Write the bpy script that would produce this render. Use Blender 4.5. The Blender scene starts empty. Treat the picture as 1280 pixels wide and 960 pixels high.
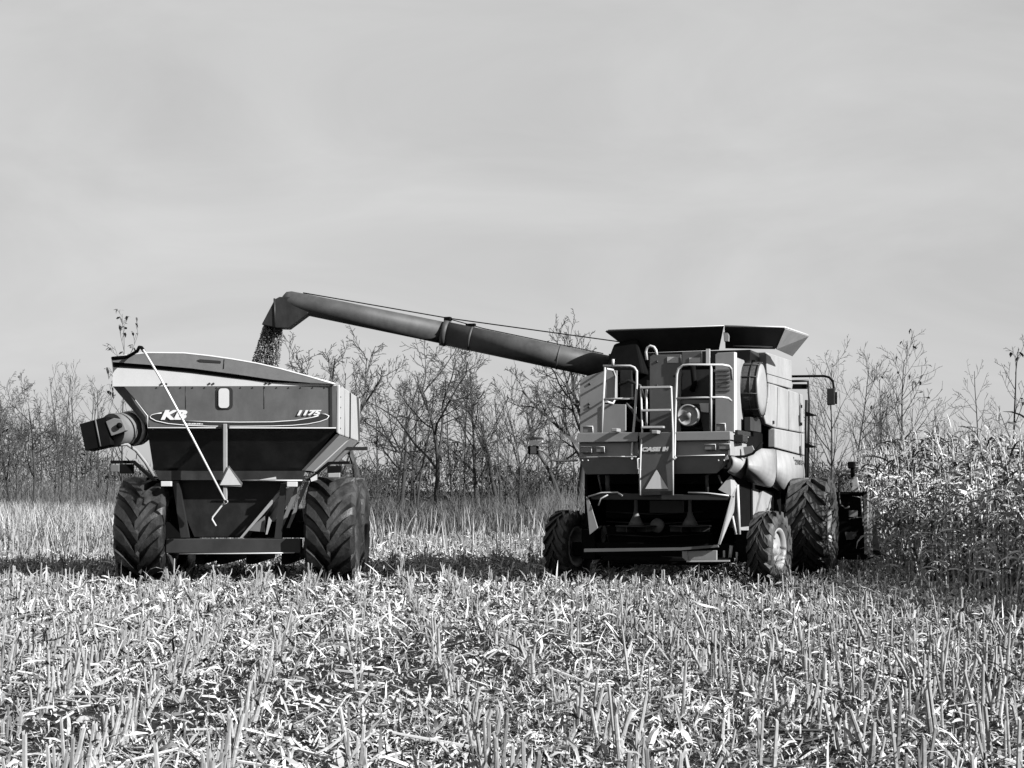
import bpy, bmesh, math, random
import numpy as np
from mathutils import Vector, Matrix

random.seed(7)
rng = np.random.default_rng(11)
scene = bpy.context.scene
COL = scene.collection
R = math.radians

# ------------------------------------------------------------------ camera / survey
CAM = Vector((0.0, 0.0, 1.65))
FOC = 2000.0
PITCH = math.atan(132.0 / FOC)
_fw = Vector((0, math.cos(PITCH), math.sin(PITCH)))
_up = Vector((0, -math.sin(PITCH), math.cos(PITCH)))

def ray(px, py):
    return _fw + Vector(((px - 640) / FOC, 0, 0)) + _up * ((480 - py) / FOC)

def at(px, py, Y):
    """world point seen at (px, py) of the photograph, Y metres in front of the camera"""
    d = ray(px, py)
    return CAM + d * (Y / d.y)

class Frame:
    """local frame of a machine: x right, y forward, z up"""
    def __init__(self, x, y, psi):
        self.o = Vector((x, y, 0)); self.psi = R(psi)
        self.r = Vector((math.cos(self.psi), -math.sin(self.psi), 0))
        self.h = Vector((math.sin(self.psi), math.cos(self.psi), 0))
    def loc(self, w):
        v = w - self.o
        return Vector((v.dot(self.r), v.dot(self.h), v.z))
    def Y(self, px, py, ly):
        d = ray(px, py); c = CAM - self.o
        t = (ly - c.dot(self.h)) / d.dot(self.h)
        return self.loc(CAM + d * t)
    def X(self, px, py, lx):
        d = ray(px, py); c = CAM - self.o
        t = (lx - c.dot(self.r)) / d.dot(self.r)
        return self.loc(CAM + d * t)
    def W(self, px, py, Y):
        return self.loc(at(px, py, Y))

KC = Frame(2.70, 28.0, 20.0)      # combine
KG = Frame(-4.94, 28.5, -0.6)      # grain cart

# ------------------------------------------------------------------ materials (black and white place)
MATS = {}
ALB = 0.62        # all greys below are relative; this brings them to real reflectances
def mat(name, g, rough=0.6, var=0.0, scale=6.0, spec=0.4, metal=0.0, bump=0.0, bscale=40.0, island=0.0, trans=0.0,
        dust=0.0, dust_g=0.45):
    m = bpy.data.materials.new(name); m.use_nodes = True
    nt = m.node_tree; N = nt.nodes; L = nt.links
    b = N['Principled BSDF']
    b.inputs['Roughness'].default_value = rough
    b.inputs['Specular IOR Level'].default_value = spec
    b.inputs['Metallic'].default_value = metal
    tc = N.new('ShaderNodeTexCoord')
    val = N.new('ShaderNodeValue'); val.outputs[0].default_value = g * ALB
    cur = val.outputs[0]
    def math_(op, a, bb):
        n = N.new('ShaderNodeMath'); n.operation = op
        for i, v in enumerate((a, bb)):
            if isinstance(v, (int, float)): n.inputs[i].default_value = v
            else: L.new(v, n.inputs[i])
        return n.outputs[0]
    if var > 0:
        nz = N.new('ShaderNodeTexNoise'); nz.inputs['Scale'].default_value = scale
        nz.inputs['Detail'].default_value = 8; nz.inputs['Roughness'].default_value = 0.65
        L.new(tc.outputs['Object'], nz.inputs['Vector'])
        mr = N.new('ShaderNodeMapRange'); mr.inputs['From Min'].default_value = 0.3; mr.inputs['From Max'].default_value = 0.7
        mr.inputs['To Min'].default_value = 1 - var; mr.inputs['To Max'].default_value = 1 + var
        L.new(nz.outputs['Fac'], mr.inputs['Value'])
        cur = math_('MULTIPLY', cur, mr.outputs[0])
    if dust > 0:
        nz = N.new('ShaderNodeTexNoise'); nz.inputs['Scale'].default_value = 1.7
        nz.inputs['Detail'].default_value = 12; nz.inputs['Roughness'].default_value = 0.72
        mp = N.new('ShaderNodeMapping'); mp.inputs['Scale'].default_value = (1.3, 1.3, 0.55)
        L.new(tc.outputs['Object'], mp.inputs['Vector']); L.new(mp.outputs[0], nz.inputs['Vector'])
        mr = N.new('ShaderNodeMapRange'); mr.inputs['From Min'].default_value = 0.45; mr.inputs['From Max'].default_value = 0.75
        mr.inputs['To Max'].default_value = dust
        L.new(nz.outputs['Fac'], mr.inputs['Value'])
        inv = math_('SUBTRACT', 1.0, mr.outputs[0])
        cur = math_('ADD', math_('MULTIPLY', cur, inv), math_('MULTIPLY', mr.outputs[0], dust_g * ALB))
    if island > 0:
        gm = N.new('ShaderNodeNewGeometry')
        mr = N.new('ShaderNodeMapRange'); mr.inputs['To Min'].default_value = 1 - island; mr.inputs['To Max'].default_value = 1 + island
        L.new(gm.outputs['Random Per Island'], mr.inputs['Value'])
        cur = math_('MULTIPLY', cur, mr.outputs[0])
    cc = N.new('ShaderNodeCombineColor')
    for i in range(3): L.new(cur, cc.inputs[i])
    L.new(cc.outputs[0], b.inputs['Base Color'])
    if bump > 0:
        nz = N.new('ShaderNodeTexNoise'); nz.inputs['Scale'].default_value = bscale; nz.inputs['Detail'].default_value = 6
        L.new(tc.outputs['Object'], nz.inputs['Vector'])
        bp = N.new('ShaderNodeBump'); bp.inputs['Strength'].default_value = bump; bp.inputs['Distance'].default_value = 0.02
        L.new(nz.outputs['Fac'], bp.inputs['Height']); L.new(bp.outputs[0], b.inputs['Normal'])
    if trans > 0:
        tr = N.new('ShaderNodeBsdfTranslucent'); L.new(cc.outputs[0], tr.inputs['Color'])
        mx = N.new('ShaderNodeMixShader'); mx.inputs[0].default_value = trans
        L.new(b.outputs[0], mx.inputs[1]); L.new(tr.outputs[0], mx.inputs[2])
        L.new(mx.outputs[0], N['Material Output'].inputs['Surface'])
    MATS[name] = m
    return m

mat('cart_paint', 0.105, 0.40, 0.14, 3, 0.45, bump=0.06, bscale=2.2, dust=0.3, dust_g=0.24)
mat('cart_shaded_dark', 0.02, 0.45, 0.35, 4, 0.35, bump=0.05, bscale=2.5, dust=0.6, dust_g=0.075)  # near-black: shade under the hopper put into the colour; also dark seams
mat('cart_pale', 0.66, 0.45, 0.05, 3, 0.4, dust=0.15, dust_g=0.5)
mat('cart_sunlit_side', 0.46, 0.45, 0.06, 3, 0.4, dust=0.25, dust_g=0.4)  # paler than the rear: sunlight on the side put into the colour
mat('roll_tarp', 0.19, 0.75, 0.12, 8, 0.2, bump=0.15, bscale=5)
mat('dark_steel', 0.018, 0.5, 0.3, 5, 0.35, dust=0.3, dust_g=0.05)
mat('black_steel', 0.006, 0.75, 0.3, 5, 0.06)
mat('bright_steel', 0.62, 0.4, 0.08, 9, 0.5)
mat('decal_white', 0.82, 0.4, 0.02, 9, 0.4)
mat('decal_dark', 0.03, 0.4, 0.05, 9, 0.4)
mat('reflector', 0.58, 0.4, 0.05, 9, 0.5)
mat('rubber', 0.012, 0.5, 0.3, 6, 0.4, bump=0.35, bscale=24, dust=0.85, dust_g=0.12)  # dust tone raised so the lugs look sunlit
mat('rubber_dusty_lit', 0.04, 0.55, 0.3, 6, 0.35, bump=0.2, bscale=30, dust=0.95, dust_g=0.15)  # lighter dust also stands for sunlit lug edges
mat('rim_paint', 0.36, 0.45, 0.1, 6, 0.4, dust=0.4, dust_g=0.3)
mat('combine_paint', 0.33, 0.42, 0.10, 4, 0.4, bump=0.03, bscale=4, dust=0.3, dust_g=0.32)
mat('combine_sunlit_side', 0.33, 0.55, 0.12, 3, 0.3, bump=0.08, bscale=2.4, dust=0.7, dust_g=0.47)  # pale dust carries the sunlit look of the right-hand side
mat('tank_dark', 0.03, 0.55, 0.25, 3, 0.3, dust=0.5, dust_g=0.07)
mat('tank_mid', 0.16, 0.55, 0.1, 3, 0.3)
mat('auger_paint', 0.066, 0.58, 0.3, 4, 0.3, bump=0.05, bscale=3, dust=0.6, dust_g=0.14)
mat('boot_paint', 0.016, 0.5, 0.3, 4, 0.3, dust=0.5, dust_g=0.07)
mat('screen_mesh', 0.06, 0.6, 0.5, 30, 0.3)
mat('window_pale', 0.68, 0.15, 0.05, 4, 0.5)
mat('cab_glass', 0.02, 0.05, 0.0, 4, 0.6)
mat('lamp_lens', 0.2, 0.15, 0.1, 4, 0.6)
mat('chrome_edge', 0.75, 0.3, 0.0, 4, 0.5)
mat('grain', 0.22, 0.6, 0.0, 4, 0.3, island=0.95)
mat('soil', 0.03, 0.95, 0.5, 1.5, 0.1, bump=0.6, bscale=9)
mat('litter', 0.47, 0.6, 0.0, 4, 0.25, island=0.8)
mat('stalk', 0.35, 0.55, 0.25, 14, 0.3, island=0.45)
mat('corn_leaf', 0.62, 0.55, 0.0, 14, 0.3, island=0.8, trans=0.0)
mat('dull_grass', 0.12, 0.7, 0.0, 14, 0.2, island=0.6, trans=0.1)
mat('dry_grass', 0.46, 0.7, 0.0, 14, 0.2, island=0.45, trans=0.2)
mat('brush_twig', 0.17, 0.8, 0.0, 14, 0.1, island=0.6)
mat('bark', 0.06, 0.85, 0.3, 5, 0.15, bump=0.3, bscale=20)
mat('twig_bark', 0.08, 0.85, 0.2, 5, 0.1, island=0.4)
mat('dry_leaf', 0.06, 0.7, 0.0, 5, 0.2, island=0.6)
mat('far_wood', 0.07, 0.9, 0.0, 0.2, 0.05, island=0.6)

# ------------------------------------------------------------------ mesh helpers
def V(*a): return Vector(a)

class MB:
    def __init__(self): self.v = []; self.f = []; self.s = []
    def add(self, vs, fs, smooth=False):
        o = len(self.v); self.v += [tuple(p) for p in vs]
        self.f += [tuple(i + o for i in f) for f in fs]; self.s += [smooth] * len(fs)
        return self
    def loft(self, a, b, smooth=False):
        n = len(a)
        fs = [tuple(range(n - 1, -1, -1)), tuple(range(n, 2 * n))]
        fs += [(i, (i + 1) % n, n + (i + 1) % n, n + i) for i in range(n)]
        return self.add(list(a) + list(b), fs, smooth)
    def ext(self, poly, d):
        d = Vector(d); return self.loft(poly, [Vector(p) + d for p in poly])
    def box(self, lo, hi):
        (x0, y0, z0), (x1, y1, z1) = lo, hi
        return self.loft([(x0, y0, z0), (x1, y0, z0), (x1, y1, z0), (x0, y1, z0)],
                         [(x0, y0, z1), (x1, y0, z1), (x1, y1, z1), (x0, y1, z1)])
    def tube(self, pts, r, n=8, smooth=True, cap=True):
        pts = [Vector(p) for p in pts]
        rs = r if isinstance(r, (list, tuple)) else [r] * len(pts)
        vs = []; fs = []; u = None
        for i, p in enumerate(pts):
            t = (pts[min(i + 1, len(pts) - 1)] - pts[max(i - 1, 0)])
            if t.length < 1e-9: t = Vector((0, 0, 1))
            t.normalize()
            if u is None:
                u = t.cross(Vector((0, 0, 1)) if abs(t.z) < 0.9 else Vector((1, 0, 0))).normalized()
            else:
                u = (u - t * u.dot(t))
                if u.length < 1e-6: u = t.orthogonal()
                u.normalize()
            w = t.cross(u)
            for k in range(n):
                a = 2 * math.pi * k / n
                vs.append(p + (u * math.cos(a) + w * math.sin(a)) * rs[i])
        for i in range(len(pts) - 1):
            for k in range(n):
                a = i * n + k; b = i * n + (k + 1) % n
                fs.append((a, b, b + n, a + n))
        self.add(vs, fs, smooth)
        if cap and n > 3:
            m = len(self.v) - len(vs)
            self.f += [tuple(m + k for k in range(n - 1, -1, -1)), tuple(m + len(vs) - n + k for k in range(n))]
            self.s += [False, False]
        return self
    def lathe(self, prof, n=32, c=(0, 0, 0), axis='x', smooth=True):
        """prof: list of (a along axis, r)"""
        c = Vector(c); vs = []; fs = []
        for a, r in prof:
            for k in range(n):
                t = 2 * math.pi * k / n; p, q = r * math.cos(t), r * math.sin(t)
                vs.append(c + (V(a, p, q) if axis == 'x' else V(p, a, q) if axis == 'y' else V(p, q, a)))
        for i in range(len(prof) - 1):
            for k in range(n):
                a = i * n + k; b = i * n + (k + 1) % n
                fs.append((a, a + n, b + n, b))
        return self.add(vs, fs, smooth)
    def xform(self, M):
        self.v = [tuple(M @ Vector(p)) for p in self.v]; return self
    def build(self, name, m, parent=None, bevel=0.0, loc=None, fix=True):
        me = bpy.data.meshes.new(name)
        me.from_pydata(self.v, [], self.f)
        me.polygons.foreach_set('use_smooth', self.s)
        if fix:
            bm = bmesh.new(); bm.from_mesh(me)
            bmesh.ops.recalc_face_normals(bm, faces=bm.faces)
            bm.to_mesh(me); bm.free()
        me.materials.append(MATS[m])
        o = bpy.data.objects.new(name, me); COL.objects.link(o)
        if parent is not None: o.parent = parent
        if loc is not None: o.location = loc
        if bevel > 0:
            bv = o.modifiers.new('bevel', 'BEVEL'); bv.width = bevel; bv.segments = 2
            bv.limit_method = 'ANGLE'; bv.angle_limit = R(35)
        return o

def tag(o, label=None, cat=None, group=None, kind=None):
    if label: o['label'] = label
    if cat: o['category'] = cat
    if group: o['group'] = group
    if kind: o['kind'] = kind
    return o

def empty(name, loc, rz=0.0):
    o = bpy.data.objects.new(name, None); COL.objects.link(o)
    o.location = loc; o.rotation_euler = (0, 0, rz); o.empty_display_size = 0.3
    return o

def np_mesh(name, verts, faces, m, smooth=False):
    """verts (n,3), faces (k,4) or (k,3) integer arrays"""
    me = bpy.data.meshes.new(name)
    verts = np.ascontiguousarray(verts, dtype=np.float32); faces = np.ascontiguousarray(faces, dtype=np.int32)
    k, c = faces.shape
    me.vertices.add(len(verts)); me.vertices.foreach_set('co', verts.ravel())
    me.loops.add(k * c); me.loops.foreach_set('vertex_index', faces.ravel())
    me.polygons.add(k); me.polygons.foreach_set('loop_start', np.arange(0, k * c, c, dtype=np.int32))
    me.polygons.foreach_set('use_smooth', np.full(k, smooth))
    me.update(calc_edges=True); me.validate()
    me.materials.append(MATS[m])
    return me

def np_obj(name, me, parent=None):
    o = bpy.data.objects.new(name, me); COL.objects.link(o)
    if parent is not None: o.parent = parent
    return o

def ribbons(base, az, pitch, length, width, curl, segs=3, twist=0.0, gutter=0.0):
    """curved blades: start direction (az, pitch), pitch falls by curl along the length; returns verts, faces"""
    n = len(base); S = segs
    P = base.astype(float).copy()
    az = np.broadcast_to(az, n).astype(float); pitch = np.broadcast_to(pitch, n).astype(float)
    length = np.broadcast_to(length, n).astype(float); width = np.broadcast_to(width, n).astype(float)
    curl = np.broadcast_to(curl, n).astype(float); twist = np.broadcast_to(twist, n).astype(float)
    out = np.zeros((n, S + 1, 2, 3))
    for i in range(S + 1):
        t = i / S
        pc = pitch - curl * t
        d = np.stack([np.cos(pc) * np.cos(az), np.cos(pc) * np.sin(az), np.sin(pc)], 1)
        side = np.stack([-np.sin(az), np.cos(az), np.zeros(n)], 1)
        nor = np.cross(d, side)
        tw = twist * (0.3 + t)
        sd = side * np.cos(tw)[:, None] + nor * np.sin(tw)[:, None]
        w = width * (0.55 + 0.9 * t - 1.3 * t * t) if S > 1 else width * 0.5
        if i == S: w = width * 0.10
        out[:, i, 0] = P - sd * (w * 0.5)[:, None]
        out[:, i, 1] = P + sd * (w * 0.5)[:, None]
        P = P + d * (length / S)[:, None]
    vs = out.reshape(-1, 3)
    b = (np.arange(n) * (S + 1) * 2)[:, None]
    fs = []
    for i in range(S):
        q = np.array([i * 2, i * 2 + 1, i * 2 + 3, i * 2 + 2])[None, :]
        fs.append(b + q)
    return vs, np.concatenate(fs, 0)

def sticks(base, tip, r0, r1, n=5, mid_bend=0.0):
    """tapered straight sticks with a node ring; returns verts, faces (quads)"""
    m = len(base); ax = tip - base; L_ = np.linalg.norm(ax, axis=1, keepdims=True); t = ax / L_
    ref = np.where(np.abs(t[:, 2:3]) < 0.9, np.array([[0, 0, 1.0]]), np.array([[1.0, 0, 0]]))
    u = np.cross(t, ref); u /= np.linalg.norm(u, axis=1, keepdims=True); w = np.cross(t, u)
    rings = []
    for f, k in ((0, 0), (0.47, 0), (0.5, 0.25), (0.53, 0), (1, 0)):
        r = (r0 + (r1 - r0) * f) * (1 + k)
        c = base + ax * f
        for j in range(n):
            a = 2 * math.pi * j / n
            sl = (0.9 * np.cos(a) * r if f == 1 else 0)
            rings.append(c + (u * math.cos(a) + w * math.sin(a)) * r[:, None] + (t * np.reshape(sl, (-1, 1)) if f == 1 else 0))
    rings = np.stack(rings, 1)                       # m, 5n, 3
    vs = rings.reshape(-1, 3); nv = 5 * n
    b = (np.arange(m) * nv)[:, None]; fs = []
    for i in range(4):
        for j in range(n):
            fs.append(b + np.array([[i * n + j, i * n + (j + 1) % n, (i + 1) * n + (j + 1) % n, (i + 1) * n + j]]))
    if n >= 4:
        fs.append(b + np.array([[4 * n, 4 * n + 1, 4 * n + 2, 4 * n + 3]]))
    return vs, np.concatenate(fs, 0)

def merge(*vf):
    vs = []; fs = []; o = 0
    for v, f in vf:
        vs.append(v); fs.append(f + o); o += len(v)
    return np.concatenate(vs), np.concatenate(fs)

# ------------------------------------------------------------------ wheels
def tyre_mb(Rr, W, rim, lugs=20, lug_h=0.05, apex=0.0, up=1, lugw=0.085):
    mb = MB(); h = W / 2; rc = Rr - lug_h
    prof = [(-h * .74, rim), (-h * .9, rim + .06), (-h, rim + (rc - rim) * .5), (-h * .97, rc - .07), (-h * .85, rc - .02), (-h * .4, rc),
            (0, rc + .006), (h * .4, rc), (h * .85, rc - .02), (h * .97, rc - .07), (h, rim + (rc - rim) * .5), (h * .9, rim + .06), (h * .74, rim)]
    mb.lathe(prof, 56)
    mb.lathe([(-h * .74, rim), (h * .74, rim)], 56)
    step = 2 * math.pi / lugs
    for s in (-1, 1):
        for i in range(lugs):
            a0 = i * step + (step / 2 if s > 0 else 0)
            top = []; bot = []
            pts = [(-.06, 0), (.25, .38), (.55, .75), (.86, 1.0), (1.0, 1.08)]
            rows = []
            for x, k in pts:
                xx = s * x * h
                th = a0 + up * k * step * 1.25
                rr = Rr - 0.012 * x * x
                rb = rc - .03
                if x > .95: rr = rc - .075; rb = rc - .16
                hw = lugw / 2 / Rr * (1.0 if x < .5 else 1.25)
                row = []
                for r_, ww in ((rb, 1.5), (rr, 1.0)):
                    for sg in (-1, 1):
                        a = th + sg * hw * ww
                        row.append(V(xx, r_ * math.cos(a), r_ * math.sin(a)))
                rows.append(row)          # b-, b+, t-, t+
            vs = [p for r_ in rows for p in r_]
            fs = []
            for j in range(len(rows) - 1):
                o = j * 4; q = o + 4
                fs += [(o + 2, o + 3, q + 3, q + 2), (o, o + 2, q + 2, q), (o + 1, q + 1, q + 3, o + 3)]
            fs += [(0, 1, 3, 2)]
            e = (len(rows) - 1) * 4
            fs += [(e, e + 2, e + 3, e + 1)]
            mb.add(vs, fs)
    return mb

def wheel(parent, loc, Rr, W, rim, side, lugs, tmat, rmat, rz=0.0, up=1, lug_h=0.05, name='wheel', dish=0.08, lugw=0.085, spin=0.0):
    """hub disc (the wheel) > tyre, rim; side = +1 when the outer face looks to +x"""
    s = side; h = W / 2
    hub = MB()
    hub.lathe([(s * (h * .2), 0.001), (s * (h * .2 + .10), 0.001), (s * (h * .2 + .10), .10), (s * (h * .2 + .02), .14), (s * (h * .2), rim * .55),
               (s * (h * .45), rim * .80), (s * (h * .35), rim * .80), (s * (h * .2 - .03), rim * .5), (s * (h * .2 - .03), .001)], 40)
    for k in range(8):
        a = k * math.pi / 4
        hub.tube([(s * (h * .2), .2 * math.cos(a), .2 * math.sin(a)), (s * (h * .2 + .035), .2 * math.cos(a), .2 * math.sin(a))], .017, 6)
    o = hub.build(name, rmat, parent, loc=loc)
    o.rotation_euler = (spin, 0, rz)
    tyre_mb(Rr, W, rim, lugs, lug_h, up=up, lugw=lugw).build('tyre', tmat, o)
    rm = MB()
    rm.lathe([(-h * .78, rim + .03), (-h * .80, rim - .02), (-h * .55, rim - .05), (0, rim - .10), (h * .55, rim - .05), (h * .80, rim - .02), (h * .78, rim + .03),
              (h * .72, rim + .02), (h * .5, rim - .02), (0, rim - .06), (-h * .5, rim - .02), (-h * .72, rim + .02), (-h * .78, rim + .03)], 48)
    rm.build('rim', rmat, o)
    return o

def lettering(text, p0, p1, h, parent, m, name='lettering', shear=0.0, bold=0.012, depth=0.006, face='y', lift=0.004, rotx=0.0):
    """text standing on a plane that faces -y, from p0 to p1 along the baseline"""
    cu = bpy.data.curves.new('tmp_text', 'FONT'); cu.body = text; cu.size = 1.0; cu.shear = shear
    cu.offset = bold; cu.extrude = depth; cu.resolution_u = 3
    to = bpy.data.objects.new('tmp_text', cu); COL.objects.link(to)
    dg = bpy.context.evaluated_depsgraph_get(); dg.update()
    me = bpy.data.meshes.new_from_object(to.evaluated_get(dg))
    bpy.data.objects.remove(to); bpy.data.curves.remove(cu)
    co = np.zeros(len(me.vertices) * 3); me.vertices.foreach_get('co', co); co = co.reshape(-1, 3)
    mn = co.min(0); mx = co.max(0)
    p0 = Vector(p0); p1 = Vector(p1); ex = (p1 - p0); wlen = ex.length; ex.normalize()
    ez = Vector((0, 0, 1)); ez = (ez - ex * ez.dot(ex)).normalized(); en = ex.cross(ez)       # en faces outwards
    x = (co[:, 0] - mn[0]) / (mx[0] - mn[0]) * wlen
    z = (co[:, 1] - mn[1]) / (mx[1] - mn[1]) * h
    y = co[:, 2]
    E = np.array([ex, ez, en])
    out = np.array(p0)[None, :] + x[:, None] * E[0] + z[:, None] * E[1] + (y + depth + lift)[:, None] * E[2]
    me.vertices.foreach_set('co', out.ravel().astype(np.float32)); me.update()
    me.materials.clear(); me.materials.append(MATS[m])
    o = bpy.data.objects.new(name, me); COL.objects.link(o); o.parent = parent
    return o
# ================================================================== COMBINE
def pY(F, pts, ly): return [F.Y(x, y, ly) for x, y in pts]
def pX(F, pts, lx): return [F.X(x, y, lx) for x, y in pts]

comb = empty('combine_harvester', KC.o, -KC.psi)
tag(comb, 'big combine harvester seen from behind with its long unloading auger swung out over the cart', 'combine harvester')
def cy(pts, ly, th=.04): return MB().ext(pY(KC, pts, ly), (0, th, 0))

# --- chassis and hidden core
mb = MB()
mb.box((-1.15, .15, 1.15), (1.15, 4.6, 2.05))
mb.box((-1.1, -.5, 1.75), (1.1, .2, 2.4))
mb.box((-.55, .9, .75), (.55, 3.0, 1.2))
mb.box((-1.1, 3.3, .75), (1.1, 3.75, 1.15))
mb.build('chassis', 'black_steel', comb)
mb = MB(); mb.box((-1.22, .55, 2.0), (1.28, 3.0, 3.85)); mb.build('engine_bay', 'black_steel', comb)
# deck plate
mb = MB(); d0 = KC.Y(722, 541, -1.0); d1 = KC.Y(912, 539.5, -1.0)
zt = (d0.z + d1.z) / 2
mb.box((d0.x, -1.0, zt - .06), (d1.x, .56, zt)); mb.build('deck', 'combine_paint', comb)
# rear bumper strip, lamp panels, lower apron (left and right of the centre ladder panel)
mb = MB()
mb.loft(pY(KC, [(722, 541), (798, 540.4), (797, 552), (721, 553)], -1.02), pY(KC, [(722, 541), (798, 540.4), (797, 552), (721, 553)], -.9))
mb.build('rear_bumper', 'combine_paint', comb, bevel=.008); mb = MB()
mb.loft(pY(KC, [(840, 540), (912.5, 539), (913, 550), (841, 551)], -1.02), pY(KC, [(840, 540), (912.5, 539), (913, 550), (841, 551)], -.9))
mb.build('rear_bumper', 'combine_paint', comb, bevel=.008)
mb = MB()
for q in ([(724, 553), (798, 552), (798, 570), (724, 571)], [(841, 551), (912, 549.5), (912, 568), (841, 570)]):
    MB().loft(pY(KC, q, -.93), pY(KC, q, -.7)).build('lamp_panel', 'combine_paint', comb, bevel=.005)
mb = MB()
def apron(top, bot, y0=-1.04, y1=-.86):
    a = pY(KC, top, y0) + pY(KC, bot, y1)
    b = [p + V(0, .05, 0) for p in a]
    MB().loft(a, b).build('rear_apron', 'combine_paint', comb, bevel=.006)
apron([(723, 571.5), (798, 570.5)], [(798, 592.5), (732, 593)])
apron([(841, 570.5), (909, 568.5)], [(911, 577), (896, 591.5), (841, 592.5)])
mb = MB()
for a, b in (((748, 571), (796, 570.6)), ((842, 570.4), (906, 568.7))):
    MB().tube([KC.Y(*a, -1.05), KC.Y(*b, -1.05)], .011, 6).build('trim_strip', 'chrome_edge', comb)
# centre ladder panel with lettering and slow-vehicle triangle
mb = MB(); mb.loft(pY(KC, [(799, 541), (840, 540.6), (841, 618.5), (801, 619.5)], -1.07), pY(KC, [(799, 541), (840, 540.6), (841, 618.5), (801, 619.5)], -1.035))
mb.build('centre_panel', 'cart_paint', comb, bevel=.006)
lettering('CASE', KC.Y(802, 564.6, -1.07), KC.Y(826, 564.2, -1.07), .075, comb, 'decal_white', shear=.18, bold=.075)
lettering('IH', KC.Y(828, 564.2, -1.07), KC.Y(836.5, 564.0, -1.07), .075, comb, 'decal_white', shear=.18, bold=.075)
mb = MB().ext(pY(KC, [(806.5, 611), (820.5, 587), (835, 611)], -1.085), (0, .012, 0)); mb.build('warning_triangle', 'decal_white', comb)
mb = MB().ext(pY(KC, [(801, 618.6), (840.6, 617.8), (840.6, 613.5), (801, 614.5)], -1.08), (0, .01, 0)); mb.build('kick_plate', 'dark_steel', comb)
# lamps
def rear_lamp(x0, y0, x1, y1, ly=-.93, dep=.09):
    p = pY(KC, [(x0, y0), (x1, y0), (x1, y1), (x0, y1)], ly - dep)
    o = MB().loft(p, [q + V(0, dep + .01, 0) for q in p]).build('rear_lamp', 'lamp_lens', comb, bevel=.01)
    mb = MB()
    mb.tube([p[0] + V(0, -.004, .006), p[1] + V(.006, -.004, .006), p[2] + V(.006, -.004, 0)], .0085, 6)
    mb.build('lamp_trim', 'chrome_edge', o)
for q in ((726, 559, 739, 566), (745, 559, 755, 565.5), (880.5, 556, 894, 562.5), (898.5, 555.5, 912, 562)): rear_lamp(*q)
def deck_lamp(x0, y0, x1, y1):
    p = pY(KC, [(x0, y0), (x1, y0), (x1, y1), (x0, y1)], -.98)
    o = MB().loft(p, [q + V(0, .12, 0) for q in p]).build('deck_lamp', 'lamp_lens', comb, bevel=.01)
    MB().tube([p[0] + V(0, -.004, .006), p[1] + V(.006, -.004, .006), p[2] + V(.006, -.004, 0)], .012, 6).build('lamp_trim', 'chrome_edge', o)
deck_lamp(728.5, 533.5, 740.5, 541); deck_lamp(895, 530, 906, 538.5)

# --- engine housing seen above the deck
E = -.35
mb = cy([(725, 476), (729, 472), (757, 463), (771, 463), (771, 500), (753, 505), (753, 541), (725, 541)], E, .05); mb.build('left_housing', 'combine_paint', comb, bevel=.006)
mb = cy([(753.5, 505.5), (782, 505.5), (782, 541), (753.5, 541)], E - .02, .05); mb.build('left_hatch', 'combine_paint', comb, bevel=.006)
mb = MB(); a = KC.Y(725, 541, E); b = KC.Y(725, 474, E)
mb.box((a.x, E + .06, a.z), (a.x + .05, 4.2, b.z)); mb.build('left_side_panel', 'combine_paint', comb)
mb = cy([(812, 446), (816, 443.5), (851, 443), (851, 540), (812, 540)], E + .12, .05); mb.build('engine_cover', 'cart_paint', comb, bevel=.008)
mb = cy([(852.5, 439.5), (877, 438.5), (877, 455), (852.5, 455)], E + .05, .04); mb.build('control_box', 'cart_paint', comb, bevel=.006)
for q in ((834, 446, 848, 453.5), (861.5, 447, 875.5, 453.5)):
    p = [(q[0], q[1]), (q[2], q[1]), (q[2], q[3]), (q[0], q[3])]
    cy(p, (E + .12 if q[0] < 850 else E + .05) - .012, .01).build('instruction_plate', 'reflector', comb)
mb = cy([(894, 443), (897, 441), (917, 440), (917, 540), (894, 540)], E, .06); mb.build('right_housing', 'combine_paint', comb, bevel=.006)
mb = MB(); mb.box((KC.Y(853, 500, .2).x, .18, 2.7), (KC.Y(893, 500, .2).x, .3, 3.75)); mb.build('radiator', 'tank_dark', comb)
mb = cy([(851.5, 505), (893, 505), (893, 500), (851.5, 500)], E + .15, .05); mb.build('cross_member', 'tank_mid', comb)
# round air filter
c = KC.Y(859.5, 519, E - .1); rr = (KC.Y(873, 519, E - .1) - c).length
mb = MB(); mb.lathe([(E + .55, .001), (E + .55, rr * .95), (E - .05, rr * .95), (E - .05, rr), (E - .1, rr), (E - .1, rr * .86), (E - .08, rr * .84), (E - .08, rr * .3), (E - .1, rr * .28), (E - .1, .001)], 28, (c.x, 0, c.z), 'y')
mb.build('air_filter', 'rim_paint', comb)
mb = cy([(872, 506), (888, 507), (889, 540), (880, 541)], E + .15, .2); mb.build('filter_bracket', 'tank_dark', comb)
cy([(874, 504), (886, 504), (886, 516), (876, 515)], E + .1, .05).build('fluid_tank', 'bright_steel', comb, bevel=.01)
# pale hooked pipe and post above
p = KC.Y(807, 453, E); mb = MB()
q = [KC.Y(808.5, 450, E), KC.Y(807.5, 440, E), KC.Y(809, 435, E), KC.Y(813, 432.5, E), KC.Y(817.5, 434, E), KC.Y(820, 438, E), KC.Y(821, 444, E)]
mb.tube(q, .025, 8); mb.build('breather_pipe', 'bright_steel', comb)
cy([(882.5, 436), (887, 436), (887, 455), (882.5, 455)], E - .02, .05).build('post', 'bright_steel', comb)

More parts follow.
